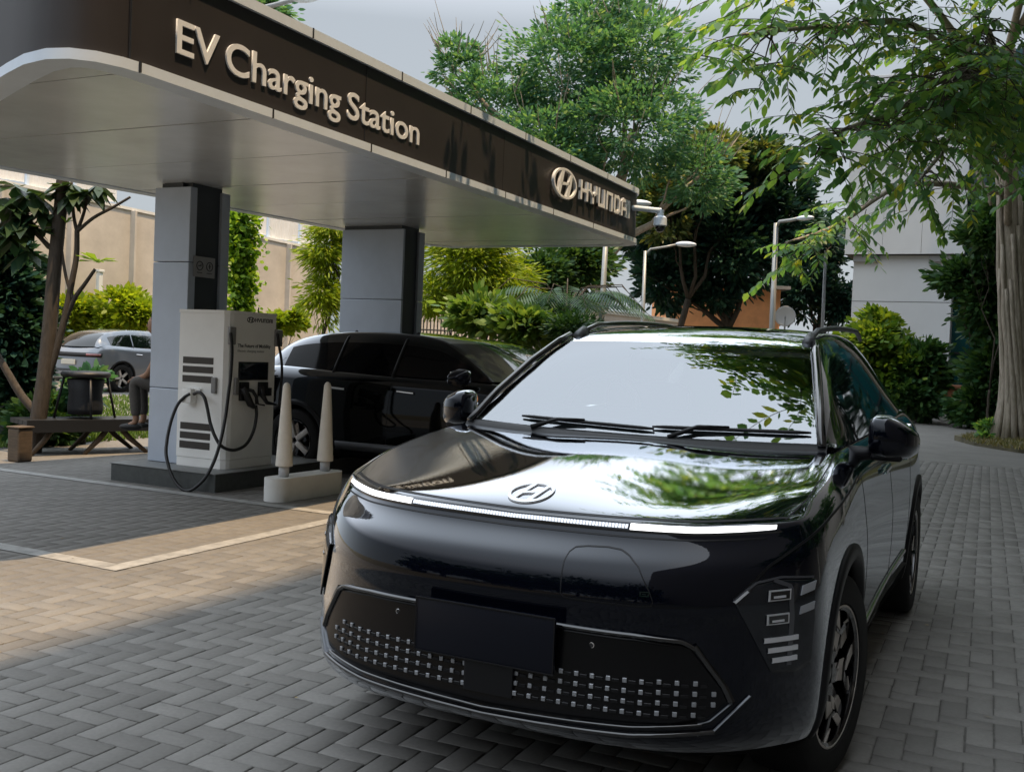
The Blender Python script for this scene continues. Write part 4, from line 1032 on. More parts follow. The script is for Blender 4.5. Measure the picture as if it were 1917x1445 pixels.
b = MB(); wallquad(b, pa, pb, ta.z+.001, ta.z+.09, tb.z+.001, tb.z+.09, .33); b.build('coping', M_conc, wl, world=True)
for k in range(1, 7):
    t_ = k/7; p = pa.lerp(pb, t_)+nrm*.16; b = MB(); b.box(p.x-.17, p.x+.17, p.y-.04, p.y+.04, 0, ta.z+(tb.z-ta.z)*t_, .01); b.build('buttress', M_wall, wl, world=True)
fn = thing('panel_fence', 'white corrugated fence panels standing on top of the cream wall', 'fence', (pa+pb)/2+Vector((0, 0, tb.z)))
L_ = (pb-pa).length; n_ = int(L_/1.35)
for k in range(n_):
    if k % 2 == 0 and k % 6 == 4: continue
    p = pa.lerp(pb, (k+.03)/n_); q = pa.lerp(pb, (k+.97)/n_); zp = ta.z+(tb.z-ta.z)*k/n_+.095; zq = ta.z+(tb.z-ta.z)*(k+1)/n_+.095
    b = MB(); m_ = 14
    for j in range(m_):
        a_ = p.lerp(q, j/m_); c__ = p.lerp(q, (j+1)/m_); oa = nrm*(.03 if j % 2 else -.0); ob_ = nrm*(.03 if (j+1) % 2 else -.0)
        b.quad(a_+oa+Vector((0, 0, zp)), c__+ob_+Vector((0, 0, zp)), c__+ob_+Vector((0, 0, zp+.85)), a_+oa+Vector((0, 0, zp+.85)))
    b.build('fence_panel', M_fence, fn, world=True)
    b = MB(); b.box(p.x-.04, p.x+.04, p.y-.04, p.y+.04, zp, zp+1.0); b.build('fence_post', M_trim, fn, world=True)
gp = on_ground(184, 600, 31); gt = thing('post', 'pale grey post standing between the yellow shrubs at the left', 'post', gp)
b = MB(); b.box(gp.x-.07, gp.x+.07, gp.y-.07, gp.y+.07, 0, 3.3, .01); b.build('shaft', M_fence, gt, world=True); b = MB(); b.box(gp.x-.10, gp.x+.10, gp.y-.10, gp.y+.10, 3.3, 3.38, .01); b.build('cap', M_fence, gt, world=True)
# pale garden wall and picket railing, centre
p0 = on_ground(780, 600, 27); p1 = on_ground(1265, 600, 31)
gw = thing('garden_wall', 'long pale plastered wall glimpsed through the bamboo and palm', 'wall', (p0+p1)/2); b = MB(); nrm = Vector((p1.y-p0.y, -(p1.x-p0.x), 0)).normalized(); wallquad(b, p0, p1, 0, 2.9, 0, 2.5, .2); b.build('render', mat('pale_render', (.62, .57, .52), .85, noise=.15, nscale=1.2), gw, world=True)
b = MB(); wallquad(b, p0, p1, 2.901, 3.0, 2.501, 2.6, .28); b.build('coping', M_conc, gw, world=True)
p0 = on_ground(780, 600, 22); p1 = on_ground(925, 600, 22); rl = thing('picket_railing', 'dark spiked railing behind the parked black cars', 'fence', (p0+p1)/2)
M_iron = mat('dark_iron', (.02, .022, .022), .5)
for k in range(23):
    q = p0.lerp(p1, k/22); b = MB(); b.cyl((q.x, q.y, 0), (q.x, q.y, 1.98), .014, n=6); b.cyl((q.x, q.y, 1.98), (q.x, q.y, 2.08), .022, .001, n=6); b.build('picket', M_iron, rl, world=True)
for z in (.3, 1.8):
    b = MB(); b.tube([Vector((p0.x, p0.y, z)), Vector((p1.x, p1.y, z))], .018, 6); b.build('rail', M_iron, rl, world=True)
# brick-orange house and dish
M_or = mat('orange_render', (.80, .36, .15), .8, noise=.15, nscale=1.5); M_rf = mat('grey_roof', (.30, .30, .30), .7, noise=.1, nscale=2)
o0 = on_ground(1258, 600, 40); o1 = on_ground(1446, 600, 40); hs = thing('orange_house', 'orange walled house behind the dark tree', 'house', (o0+o1)/2)
dv = (o1-o0).normalized(); nn_ = Vector((-dv.y, dv.x, 0))
def obox(b, s0, s1, d0, d1, z0, z1, o=o0, dv=dv, nn_=nn_):
    P = [o+dv*s+nn_*d for s, d in ((s0, d0), (s1, d0), (s1, d1), (s0, d1))]; b.prism([(p.x, p.y) for p in P], z0, z1); return b
obox(MB(), 0, 4.2, 0, 6, 0, atD(1350, 538, 40).z).build('wall', M_or, hs, world=True)
obox(MB(), -.3, 4.5, -.3, 6.3, atD(1350, 538, 40).z+.002, atD(1350, 532, 40).z).build('roof', M_rf, hs, world=True)
for s0 in (.8, 2.6):
    w_ = obox(MB(), s0, s0+.7, -.02, .1, 1.6, 2.5).build('window', M_offg, hs, world=True); obox(MB(), s0-.05, s0+.75, -.05, .02, 1.52, 1.6).build('sill', M_fence, w_, world=True)
dp = atD(1470, 592, 34); ds = thing('satellite_dish', 'pale round satellite dish beside the lamp pole', 'satellite dish', dp-Vector((0, 0, .4)))
dirn = (Vector(CPOS)-dp).normalized(); Md = Matrix.Translation(dp) @ dirn.to_track_quat('Z', 'Y').to_matrix().to_4x4()
b = MB(); b.lathe([(.001, 0), (.15, .012), (.28, .045), (.34, .07), (.34, .06), (.28, .03), (.001, -.015)], 28, Md); b.build('reflector', mat('dish_grey', (.50, .52, .54), .5), ds, world=True, smooth=True)
b = MB(); b.cyl(Md @ Vector((0, -.3, .05)), Md @ Vector((0, -.05, .3)), .012, n=6); b.sph(Md @ Vector((0, -.05, .3)), .035, n=8); b.build('feed_arm', M_pole, ds, world=True)
b = MB(); b.cyl((dp.x, dp.y, 0), Md @ Vector((0, 0, -.02)), .03, n=8); b.build('mast', M_pole, ds, world=True)
# white office building at the right
M_bld = mat('pale_panel_wall', (.66, .68, .70), .7, noise=.05, nscale=.5); M_teal = mat('teal_glass', (.008, .07, .075), .12, coat=.5, noise=.4, nscale=.6)
YB = 30.0; wb = thing('white_building', 'windowless pale grey panelled building with a teal glass wing behind the shrubs', 'building', (-1.5, YB, 0))
xl = -3.47; b = MB(); b.box(-3.25, -.42, YB+.25, YB+12, 0, 4.80); b.build('lower_wall', M_bld, wb, world=True)
xs_ = [(-3.50, -2.42), (-2.412, -1.32), (-1.312, -.13)]
for a_, c__ in xs_:
    for z0, z1 in ((4.82, 6.6), (6.61, 8.4), (8.41, 10.2)):
        b = MB(); b.box(a_, c__, YB, YB+.35, z0, z1, .004); b.build('wall_panel', M_bld, wb, world=True)
b = MB(); b.box(-3.48, -.15, YB+.05, YB+12, 4.81, 10.19); b.build('upper_wall', M_dark, wb, world=True)
for x in (-2.9, -.75):
    b = MB(); b.box(x-.35, x+.35, YB+.10, YB+.24, 4.60, 4.80); b.build('soffit_bracket', mat('bracket_grey', (.25, .25, .25), .6), wb, world=True)  # brackets in one even mid grey
for z in (3.4, 2.0):
    b = MB(); b.box(-3.252, -.418, YB+.243, YB+.252, z, z+.012); b.build('panel_joint', M_dark, wb, world=True)
b = MB(); b.box(-.42, 4.6, YB+1.2, YB+1.35, 0, 11); b.build('glass_wing', M_teal, wb, world=True)
for x in (.35, 1.12, 1.9, 2.7, 3.5):
    b = MB(); b.box(x-.025, x+.025, YB+1.15, YB+1.2, 0, 11); b.build('mullion', M_dark, wb, world=True)
for z in (1.9, 3.0, 4.85, 6.2):
    b = MB(); b.box(-.41, 4.6, YB+1.14, YB+1.195, z, z+.06); b.build('transom', M_dark, wb, world=True)
# terracotta pot on its side wall
pp = on_ground(1782, 770, 28.5); pt = thing('terracotta_planter', 'square terracotta planter among the shrubs by the pale building', 'planter', pp)
b = MB(); b.prism([(-.16, 0), (.16, 0), (.36, .62), (-.36, .62)], -.3, .3, 'y', Matrix.Translation(pp+Vector((0, 0, .28)))); b.build('body', mat('terracotta', (.34, .13, .06), .75, noise=.15, nscale=5), pt, world=True)
b = MB(); b.box(pp.x-.40, pp.x+.40, pp.y-.34, pp.y+.34, .90, .99, .01); b.build('rim', mat('terracotta_rim', (.36, .15, .075), .75), pt, world=True)
b = MB(); b.box(pp.x-.3, pp.x+.3, pp.y-.3, pp.y+.3, 0, .28, .01); b.build('stand', M_conc, pt, world=True)
# ---------------------------------------------------------------- sitting corner at the left
M_wood = mat('weathered_wood', (.085, .06, .038), .7, noise=.3, nscale=8, stretch=(1, 1, 6)); M_blackw = mat('dark_slat', (.012, .013, .015), .5)
Zl = lambda x, y: (x/4.25, 560+y/4.25)
bz = thing('low_bench', 'long low black bench on splayed wooden legs at the left', 'bench', on_ground(165, 850, 11.8))
q0 = atD(48, 838, 11.4); q1 = atD(345, 818, 12.6); q0.z = q1.z = .36
dv2 = (q1-q0).normalized(); n2 = Vector((-dv2.y, dv2.x, 0))
for k in range(4):
    b = MB(); o_ = q0+n2*(.16*k)
    P = [o_, q1+n2*(.16*k), q1+n2*(.16*k+.145), o_+n2*.145]; b.prism([(p.x, p.y) for p in P], .345, .40); b.build('slat', M_blackw, bz, world=True)
b = MB(); P = [q0-n2*.03, q1-n2*.03, q1-n2*.002, q0-n2*.002]; b.prism([(p.x, p.y) for p in P], .27, .41); b.build('apron', M_blackw, bz, world=True)
for s_, lean in ((.17, -.16), (.51, -.18), (.57, .22), (.96, .05)):
    for d in (.05, .55):
        p = q0.lerp(q1, s_)+n2*d; b = MB(); b.tube([Vector((p.x, p.y, .33)), Vector((p.x, p.y, .33))+dv2*lean*.6+Vector((0, 0, -.15)), Vector((p.x, p.y, .0))+dv2*lean*1.6], [.035, .032, .022], 8); b.build('leg', M_wood, bz, world=True, smooth=True)
# dark wicker basket chair on the bench
cs_c = q0.lerp(q1, .41)+n2*.35
cs = thing('basket_stool', 'dark flared basket stool with a thick rim standing on the low bench', 'stool', Vector((cs_c.x, cs_c.y, .40)))
Mc = Matrix.Translation((cs_c.x, cs_c.y, .40))
b = MB(); b.lathe([(.001, .05), (.19, .05), (.20, .12), (.185, .30), (.21, .46), (.20, .47), (.001, .47)], 24, Mc); b.build('basket', mat('dark_wicker', (.012, .014, .018), .6, noise=.4, nscale=60), cs, world=True, smooth=True)
b = MB(); b.tube([Mc @ Vector((.245*math.cos(2*math.pi*i/28), .245*math.sin(2*math.pi*i/28), .52)) for i in range(28)], .035, 8, True); b.build('rim', M_blackw, cs, world=True, smooth=True)
for k in range(4):
    a_ = R(45+90*k+15); b = MB(); b.tube([Mc @ Vector((.24*math.cos(a_), .24*math.sin(a_), .50)), Mc @ Vector((.34*math.cos(a_), .34*math.sin(a_), .004))], [.016, .014], 8); b.build('leg', M_blackw, cs, world=True, smooth=True)
b = MB(); b.lathe([(.001, .50), (.22, .50), (.22, .55), (.001, .56)], 24, Mc); b.build('seat', M_blackw, cs, world=True, smooth=True)
wp = on_ground(37, 860, 11.0); wpt = thing('wooden_block', 'short brown timber post at the foot of the tree on the left', 'post', wp)
b = MB(); b.box(wp.x-.09, wp.x+.09, wp.y-.09, wp.y+.09, 0, .36, .02); b.build('shaft', M_wood, wpt, world=True); b = MB(); b.box(wp.x-.10, wp.x+.10, wp.y-.10, wp.y+.10, .361, .38, .006); b.build('cap', M_wood, wpt, world=True)
pk = thing('planter_wall', 'low dark stone planter wall at the far left edge', 'planter', on_ground(0, 760, 13.2))
w0 = on_ground(-160, 760, 12.6); w1 = on_ground(60, 760, 14.0); nrm = Vector((w1.y-w0.y, -(w1.x-w0.x), 0)).normalized()
b = MB(); wallquad(b, w0, w1, 0, 1.28, 0, 1.22, .25); b.build('wall', mat('grey_stone', (.13, .14, .15), .7, noise=.25, nscale=4), pk, world=True)
b = MB(); wallquad(b, w0, w1, 1.281, 1.35, 1.221, 1.29, .32); b.build('coping', mat('grey_coping', (.2, .21, .22), .6, noise=.1, nscale=6), pk, world=True)
# ---------------------------------------------------------------- vegetation
RG = np.random.default_rng(21)
M_bark = mat('grey_bark', (.32, .28, .23), .9, noise=.3, nscale=9, bump=.6, bscale=14, stretch=(3, 3, .6))
M_barkd = mat('dark_bark', (.055, .045, .035), .9, noise=.3, nscale=9, bump=.5, bscale=14, stretch=(3, 3, .6))
def unit(n):
    v = RG.normal(size=(n, 3)); return v/np.linalg.norm(v, axis=1, keepdims=True)
def leaf_geo(C, size, asp=.42, up=.5, droop=0, D=None, fold=.12):
    """one folded leaf (6 corners) at every point of C; D: pointing directions"""
    n = len(C); d = unit(n) if D is None else D+RG.normal(size=(n, 3))*.25
    d[:, 2] = d[:, 2]*.6-droop; d /= np.linalg.norm(d, axis=1, keepdims=True)
    nn = unit(n)*.8+np.array([0, 0, up]); nn -= d*(nn*d).sum(1, keepdims=True); nn /= np.linalg.norm(nn, axis=1, keepdims=True)+1e-9
    s = np.cross(d, nn); L_ = (size*(.65+.7*RG.random(n)))[:, None]; w_ = L_*asp*.5
    tip = C+d*L_-nn*L_*.10; a = C+d*L_*.30; b = C+d*L_*.70-nn*L_*.03
    return np.stack([C, a+s*w_*.9-nn*fold*w_, b+s*w_*.75-nn*fold*w_, tip, b-s*w_*.75-nn*fold*w_, a-s*w_*.9-nn*fold*w_], 1)
def clumps(cl, n, m, sub=.28, shell=.55):
    """n leaf points: cl = list of (centre, radii); m sub-clumps in each"""
    vol = np.array([np.prod(r)**(2/3) for c, r in cl]); vol /= vol.sum(); out = []; O = []
    for (c, r), f in zip(cl, vol):
        k = max(3, int(m*f*len(cl))); u = unit(k)*((shell+(1-shell)*RG.random(k))**.8)[:, None]; cs = np.array(c)+u*np.array(r)
        q = int(n*f); i = RG.integers(0, k, q); rr = np.mean(r)*sub*(.6+.8*RG.random(k))
        g = RG.normal(size=(q, 3))*.55; p = cs[i]+g*rr[i][:, None]*np.array([1.15, 1.15, .75])
        out.append(p); O.append(u[i]+g*.6)
    return np.concatenate(out), np.concatenate(O)
def limb_tube(b, p, q, r0, r1, wob=.08, n=6, seg=8):
    p = Vector(p); q = Vector(q); L_ = (q-p).length; pts = []; 
    for i in range(n+1):
        t = i/n; w_ = wob*L_*math.sin(math.pi*t); pts.append(p.lerp(q, t)+Vector((random.uniform(-1, 1), random.uniform(-1, 1), random.uniform(-.5, .8)))*w_*.5)
    b.tube(pts, [r0+(r1-r0)*i/n for i in range(n+1)], seg); return pts
def tree(name, label, cat, base, cl, n, size, lm, m=30, bark=None, r=.15, group=None, sub=.28, asp=.42, droop=0, up=.5, shell=.55, fork=.45, lean=None, twigs=0, part='crown'):
    base = Vector(base); t = thing(name, label, cat, base, 0, group); bark = bark or M_barkd
    cen = Vector(np.mean([c for c, _ in cl], axis=0)); b = MB(); fk = base.lerp(cen, fork); 
    if lean: fk = Vector(lean)
    limb_tube(b, base, fk, r, r*.7, .05, 8, 12)
    for c, rr in cl:
        c = Vector(c); pts = limb_tube(b, fk, c, r*.5, r*.15, .10)
        for _ in range(4): limb_tube(b, pts[random.randint(2, 5)], c+Vector(tuple(unit(1)[0]*np.array(rr)*.8)), r*.16, r*.03, .1, 5, 5)
    b.build('trunk', bark, t, world=True, smooth=True)
    P, O = clumps(cl, n, m, sub, shell)
    arrmesh(part, leaf_geo(P, size, asp, up, droop, O), 6, lm, t, world=True)
    if twigs:
        b = MB()
        for _ in range(twigs):
            c, rr = cl[random.randrange(len(cl))]; u = unit(1)[0]; u[2] = abs(u[2])*.9+.25; p = np.array(c)+u*np.array(rr)*.8; e = p+(u+np.array([0, 0, .5]))*random.uniform(.35, .9)
            b.tube([p, (p+e)/2+unit(1)[0]*.06, e], [.018, .012, .006], 4)
        tag(b.build('bare_twigs', bark, t, world=True), kind='stuff')
    return t
def D3(u, v, D, ru, rv, rd):
    """clump at a pixel and depth with pixel radii"""
    return (tuple(atD(u, v, D)), (ru*D/CF, rd, rv*D/CF))
def bush(label, cl, n, size, lm, group=None, name='shrub', cat='shrub', **k):
    c0 = np.mean([c for c, _ in cl], axis=0); base = Vector((c0[0], c0[1], 0)); kw = dict(m=20, r=.04, group=group, part='foliage', fork=.2); kw.update(k)
    return tree(name, label, cat, base, cl, n, size, lm, **kw)
L_mid = leafmat('leaf_mid', [(0, (.055, .16, .115)), (1, (.21, .33, .17)), (.55, (.085, .215, .14)), (.88, (.125, .27, .15))], .45)
L_dark = leafmat('leaf_dark', [(0, (.012, .045, .04)), (1, (.045, .11, .065)), (.6, (.022, .07, .052))], .22)
L_yel = leafmat('leaf_yellow', [(0, (.13, .21, .015)), (1, (.34, .38, .03)), (.5, (.21, .31, .02)), (.8, (.26, .36, .025))], .45)
L_olive = leafmat('leaf_olive', [(0, (.06, .11, .05)), (1, (.28, .28, .08)), (.5, (.11, .17, .065)), (.85, (.20, .24, .10))], .4)
L_right = leafmat('leaf_right', [(0, (.055, .155, .075)), (1, (.48, .50, .07)), (.5, (.115, .26, .10)), (.92, (.20, .34, .10))], .5)
L_deep = leafmat('leaf_deep', [(0, (.02, .065, .025)), (1, (.08, .16, .05)), (.5, (.04, .10, .035))], .3)
# big central tree, its crown over and beyond the canopy edge
cl = [D3(930, 230, 30, 100, 110, 1.8), D3(1060, 130, 30, 130, 110, 2.0), D3(1190, 110, 30, 110, 100, 2.0), D3(1180, 250, 29, 150, 90, 2.0), D3(1020, 290, 29, 130, 80, 1.8), D3(860, 130, 30, 50, 55, 1.2), D3(1310, 330, 29, 70, 70, 1.4), D3(1130, 20, 31, 90, 50, 1.6)]
tree('broadleaf_tree', 'big loose green tree with bare twigs at its top, rising behind the canopy wordmark', 'tree', on_ground(1150, 600, 31), cl, 42000, .165, L_mid, 150, M_bark, .30, 'trees behind the station', sub=.14, twigs=170, shell=.35)
cl = [D3(1250, 420, 35, 100, 75, 2.0), D3(1390, 330, 35, 90, 80, 2), D3(1360, 470, 35, 120, 80, 2.2), D3(1460, 400, 35, 70, 80, 2), D3(1240, 520, 35, 60, 60, 1.5), D3(1330, 555, 35, 45, 25, 1)]
tree('dense_tree', 'dense dark green tree in front of the orange house', 'tree', on_ground(1390, 600, 35), cl, 30000, .27, L_dark, 80, M_barkd, .22, 'trees behind the station', sub=.20, shell=.2)
cl = [D3(1330, 290, 33, 70, 50, 1.5), D3(1250, 380, 33, 50, 80, 1.2), D3(1430, 300, 34, 60, 45, 1.3)]
tree('pale_tree', 'lighter yellow tinged tree top above the dense dark tree', 'tree', on_ground(1255, 600, 33.5), cl, 7000, .24, L_olive, 50, M_barkd, .14, 'trees behind the station', sub=.18, shell=.3)
cl = [D3(1540, 450, 42, 60, 60, 2), D3(1510, 540, 42, 70, 55, 2), D3(1575, 560, 42, 40, 50, 1.5)]
tree('distant_tree', 'blue green tree beside the pale building, behind the thin lamp pole', 'tree', on_ground(1530, 600, 42), cl, 12000, .25, L_dark, 40, M_barkd, .2, 'trees behind the station', sub=.25, shell=.2)
cl = [D3(450, 15, 24, 70, 50, 1.5), D3(390, -10, 24, 60, 40, 1.5), D3(500, 30, 24, 28, 30, .8)]
tree('broadleaf_tree', 'tree top showing over the canopy roof at the upper left', 'tree', on_ground(460, 600, 24), cl, 9000, .17, L_mid, 40, M_bark, .2, 'trees behind the station', sub=.25, shell=.3)
# behind the pillars, sunlit
bush('tall feathery yellow green bamboo just right of the rear pillar', [D3(880, 500, 20, 90, 60, .9), D3(820, 560, 20, 35, 40, .8), D3(950, 540, 20, 50, 50, .8), D3(890, 450, 20, 70, 40, .8)], 15000, .17, L_yel, asp=.16, m=60, r=.05, droop=.3, name='bamboo', cat='bamboo', sub=.3, shell=.2)
bush('bright hanging bamboo left of the rear pillar', [D3(612, 480, 20, 30, 50, .6), D3(606, 560, 20, 24, 50, .5), D3(625, 430, 20, 30, 30, .5)], 6000, .15, L_yel, asp=.2, m=40, r=.05, droop=.4, name='bamboo', cat='bamboo', sub=.35, shell=.2)
bush('dark green bush under the far end of the canopy', [D3(1010, 520, 22, 50, 60, 1), D3(1080, 500, 23, 60, 60, 1), D3(960, 600, 19, 50, 25, .6)], 11000, .16, L_deep, m=40, sub=.3, shell=.1)
bush('low green shrub with broad leaves behind the black cars', [D3(905, 590, 17, 50, 30, .6), D3(985, 610, 16.5, 55, 22, .6)], 3500, .16, leafmat('leaf_fresh', [(0, (.06, .14, .03)), (1, (.20, .30, .08)), (.5, (.11, .20, .05))], .4), asp=.6, m=30, sub=.4, shell=.1)
bush('feathery shrub in front of the pale garden wall', [D3(1075, 612, 16, 45, 20, .5), D3(1030, 600, 17, 40, 25, .5)], 4000, .10, L_deep, asp=.3, m=30, sub=.4, shell=.1)
# palm
def frond(b_pts, e, n=26, l0=.5, droopy=.35):
    """leaflet polygons along a bent rachis"""
    out = []; P = [np.array(p) for p in b_pts]
    for i in range(n):
        t = (i+.5)/n; p = (1-t)**2*P[0]+2*t*(1-t)*P[1]+t*t*P[2]; d = 2*(1-t)*(P[1]-P[0])+2*t*(P[2]-P[1]); d /= np.linalg.norm(d)
        s = np.cross(d, [0, 0, 1]); s /= np.linalg.norm(s)+1e-9
        for sg in (-1, 1):
            L_ = l0*math.sin(math.pi*(.12+.83*t))**.7; dd = s*sg*.85+d*.6-np.array([0, 0, droopy]); dd /= np.linalg.norm(dd); w_ = d*.022*(l0/.5)
            tip = p+dd*L_-np.array([0, 0, .12*L_]); m_ = p+dd*L_*.5
            out.append([p-w_, m_-w_*1.1, tip, m_+w_*1.1])
    return out
pb_ = on_ground(1065, 600, 18); pm = thing('palm', 'palm with arching feathery fronds beside the canopy lamp pole', 'palm', pb_)
hd = atD(1060, 585, 18); b = MB(); limb_tube(b, pb_, hd, .10, .08, .02, 8, 10); b.build('trunk', M_barkd, pm, world=True, smooth=True)
fr = []; b = MB()
for k in range(15):
    a_ = 2*math.pi*k/15+.3; e = 1.35+.3*random.random(); rise = random.uniform(.25, 1.0)
    mid = hd+Vector((math.cos(a_)*e*.55, math.sin(a_)*e*.55, rise)); end = hd+Vector((math.cos(a_)*e, math.sin(a_)*e, rise*.5-.25)); fr += frond((hd, mid, end), 0, 24, .5); b.tube([hd, (hd+mid)/2+Vector((0, 0, .08)), mid*.6+end*.4, end], [.014, .012, .009, .004], 5)
arrmesh('fronds', np.array(fr), 4, leafmat('palm_leaf', [(0, (.015, .05, .03)), (1, (.05, .12, .06))], .35), pm); b.build('rachis', M_barkd, pm, world=True)
# right: shrubs in front of the pale building
bush('bright green shrub in front of the pale building wall', [D3(1640, 640, 27.5, 60, 40, .9), D3(1690, 690, 27.3, 60, 50, .9), D3(1610, 700, 27.6, 50, 50, .8), D3(1650, 610, 27.8, 30, 30, .6)], 9000, .21, leafmat('leaf_lime', [(0, (.05, .12, .02)), (1, (.20, .28, .04)), (.5, (.10, .19, .03))], .4), asp=.6, m=40, sub=.33, shell=.2)
bush('mid green shrub left of the terracotta planter', [D3(1730, 690, 26.8, 40, 45, .7), D3(1710, 745, 26.6, 50, 35, .7)], 5000, .19, L_deep, asp=.55, m=30, sub=.35, shell=.2)
bush('dark tall shrub against the teal glass wing', [D3(1860, 560, 25, 60, 90, 1.0), D3(1800, 520, 25, 60, 28, .8), D3(1870, 700, 25, 50, 80, .9), D3(1830, 760, 25, 40, 40, .7)], 11000, .20, L_deep, asp=.5, m=60, sub=.3, shell=.1)
bush('dark drooping shrub above the terracotta planter', [D3(1890, 400, 24, 40, 60, .8), D3(1850, 440, 24, 45, 40, .8)], 4500, .19, L_deep, asp=.5, m=30, sub=.3, shell=.2)
bush('small weedy plant at the foot of the big right hand tree', [D3(1852, 800, 20.5, 16, 14, .25), D3(1842, 815, 20, 12, 8, .2)], 500, .10, L_right, asp=.5, m=8, r=.01)
b = []
for _ in range(5200):       # dry grass on the verge
    x = random.uniform(.45, 3.5); y = random.uniform(16.6, 22); 
    if (x-1.9)**2/1.9+(y-19.3)**2/7.5 > 1: continue
    z = .095; h = random.uniform(.02, .10); a_ = random.uniform(0, 6.28); dx, dy = math.cos(a_)*.012, math.sin(a_)*.012; l = random.uniform(-.05, .05)
    b.append([(x-dx, y-dy, z), (x+dx, y+dy, z), (x+l, y+l*.5, z+h)])
tag(arrmesh('grass', np.array(b), 3, leafmat('grass_blade', [(0, (.09, .11, .03)), (1, (.26, .22, .10))], .2)), kind='stuff')
# ---- the big tree at the right with aerial roots and drooping sprays
tb_ = Vector((1.42, 19.8, .08)); bt = thing('fig_tree', 'large leaning tree at the right edge with ropy grey trunk and drooping bright leaves', 'tree', tb_)
b = MB(); T = [tb_, (1.40, 19.75, 1.0), (1.27, 19.7, 2.4), (1.16, 19.6, 4.0), (1.02, 19.5, 5.8), (.9, 19.2, 7.6)]
b.tube(bez(T, 6), list(np.linspace(.19, .17, 31)), 14)
for k in range(22):         # ropy roots down the trunk
    a_ = 2*math.pi*k/22+random.uniform(-.1, .1); z1 = random.uniform(2.6, 5.5); ps = []
    for i in range(9):
        t = i/8; z = z1*(1-t)+.02; c_x = np.interp(z, [q[2] for q in T], [q[0] for q in T]); c_y = np.interp(z, [q[2] for q in T], [q[1] for q in T])
        rr_ = .19+.03*random.random()+(.20*max(0, 1-z/1.2)**1.6); ps.append((c_x+math.cos(a_+t*.5)*rr_, c_y+math.sin(a_+t*.5)*rr_, z))
    b.tube(ps, [.03+.03*i/8+random.uniform(0, .015) for i in range(9)], 7)
b.build('trunk', M_bark, bt, world=True, smooth=True)
fork = Vector((.9, 19.2, 7.0)); limbs = []; b = MB()
AD = lambda u, v, D: tuple(atD(u, v, D))
LM = [((.95, 19.4, 6.2), AD(1730, 60, 16.5), AD(1570, 50, 13.5), AD(1390, 65, 12)), ((.95, 19.3, 5.6), AD(1770, 180, 16), AD(1650, 220, 13.5), AD(1535, 258, 12)), ((.9, 19.2, 7.4), (1.3, 15.5, 8.6), (1.0, 11.5, 8.8), (.4, 8.2, 8.0)),
      ((.9, 19.2, 7.5), (1.9, 15, 8.6), (2.1, 10, 8.8), (1.7, 5.8, 7.8)), ((1.0, 19.4, 4.9), AD(1700, 345, 18.4), AD(1570, 420, 18), AD(1470, 455, 17.5)), ((.9, 19.3, 6.6), AD(1710, -30, 16), AD(1575, -70, 13), AD(1450, -35, 12)),
      ((1.0, 19.4, 5.2), AD(1800, 240, 17.5), AD(1760, 290, 16), AD(1715, 345, 15)), ((.95, 19.3, 6.4), AD(1850, 60, 16), AD(1800, 120, 14), AD(1780, 160, 13)), ((1.1, 19.4, 4.3), AD(1890, 260, 18), AD(1905, 200, 16.5), AD(1915, 160, 15)),
      ((1.9, 10, 8.8), (1.5, 7.5, 8.4), (.8, 5.6, 7.6), (.1, 4.5, 6.9)), ((1.0, 11.5, 8.8), (.4, 9.0, 8.2), (-.1, 7.2, 7.7), (-.9, 5.3, 7.1)),
      ((1.3, 15.5, 8.6), (-.2, 14.0, 8.6), (-1.8, 12.9, 8.3), (-3.1, 12.2, 8.0))]
for q in LM:
    pts = bez([Vector(p) for p in q], 8); limbs.append(pts); n = len(pts); b.tube(pts, [.075-.06*i/(n-1) for i in range(n)], 8)
# hanging bare limb in front of the trunk
b.tube(bez([Vector(atD(1815, 225, 19.5)), Vector(atD(1833, 330, 19.4)), Vector(atD(1858, 383, 19.3))], 5), [.05]*11, 7)
sprays = []; tw = MB()
def spray(o, d, L_, n=8, ls=.18):
    """a drooping twig with alternate leaves"""
    d = np.array(d, float); d /= np.linalg.norm(d); p = np.array(o, float); P = [p.copy()]; 
    for i in range(n):
        d = d+np.array([0, 0, -.055])+RG.normal(size=3)*.05; d /= np.linalg.norm(d); p = p+d*L_/n; P.append(p.copy())
        s = np.cross(d, [0, 0, 1]); s /= np.linalg.norm(s)+1e-9
        for sg in (-1, 1):
            dd = d*.55+s*sg*.75+np.array([0, 0, -.45])+RG.normal(size=3)*.14; dd /= np.linalg.norm(dd)
            l = ls*(.75+.45*random.random()); sd = np.cross(dd, [0, 0, 1]); sd /= np.linalg.norm(sd)+1e-9; sd = sd*.8+RG.normal(size=3)*.25; up = np.cross(sd, dd)
            w_ = sd*l*.29; q = p+dd*l*.06
            sprays.append([q, q+dd*l*.3+w_*.85-up*.01, q+dd*l*.68+w_*.75-up*.008, q+dd*l-np.array([0, 0, .02]), q+dd*l*.68-w_*.75+up*.008, q+dd*l*.3-w_*.85+up*.01])
    tw.tube(P, [.007*(1-.8*i/n)+.0015 for i in range(n+1)], 4)
def dress(pts, m, spread, start=.25, L_=(.7, 1.25), ls=.18, drop=.5):
    n = len(pts)
    for _ in range(m):
        i = int((start+(1-start)*random.random()**.8)*(n-1)); p = np.array(pts[i]); u = unit(1)[0]; off = u*spread*random.random()**.5*np.array([1, 1, .55]); off[2] -= drop*random.random()*spread
        d = np.array(pts[min(n-1, i+2)])-np.array(pts[max(0, i-2)]); d /= np.linalg.norm(d); dd = d*.5+unit(1)[0]*.9; dd[2] = dd[2]*.4-.05
        spray(p+off, dd, random.uniform(*L_), ls=ls)
        if np.linalg.norm(off) > .3: tw.tube([p, p+off*.5+np.array([0, 0, .08]), p+off], [.014, .010, .006], 4)
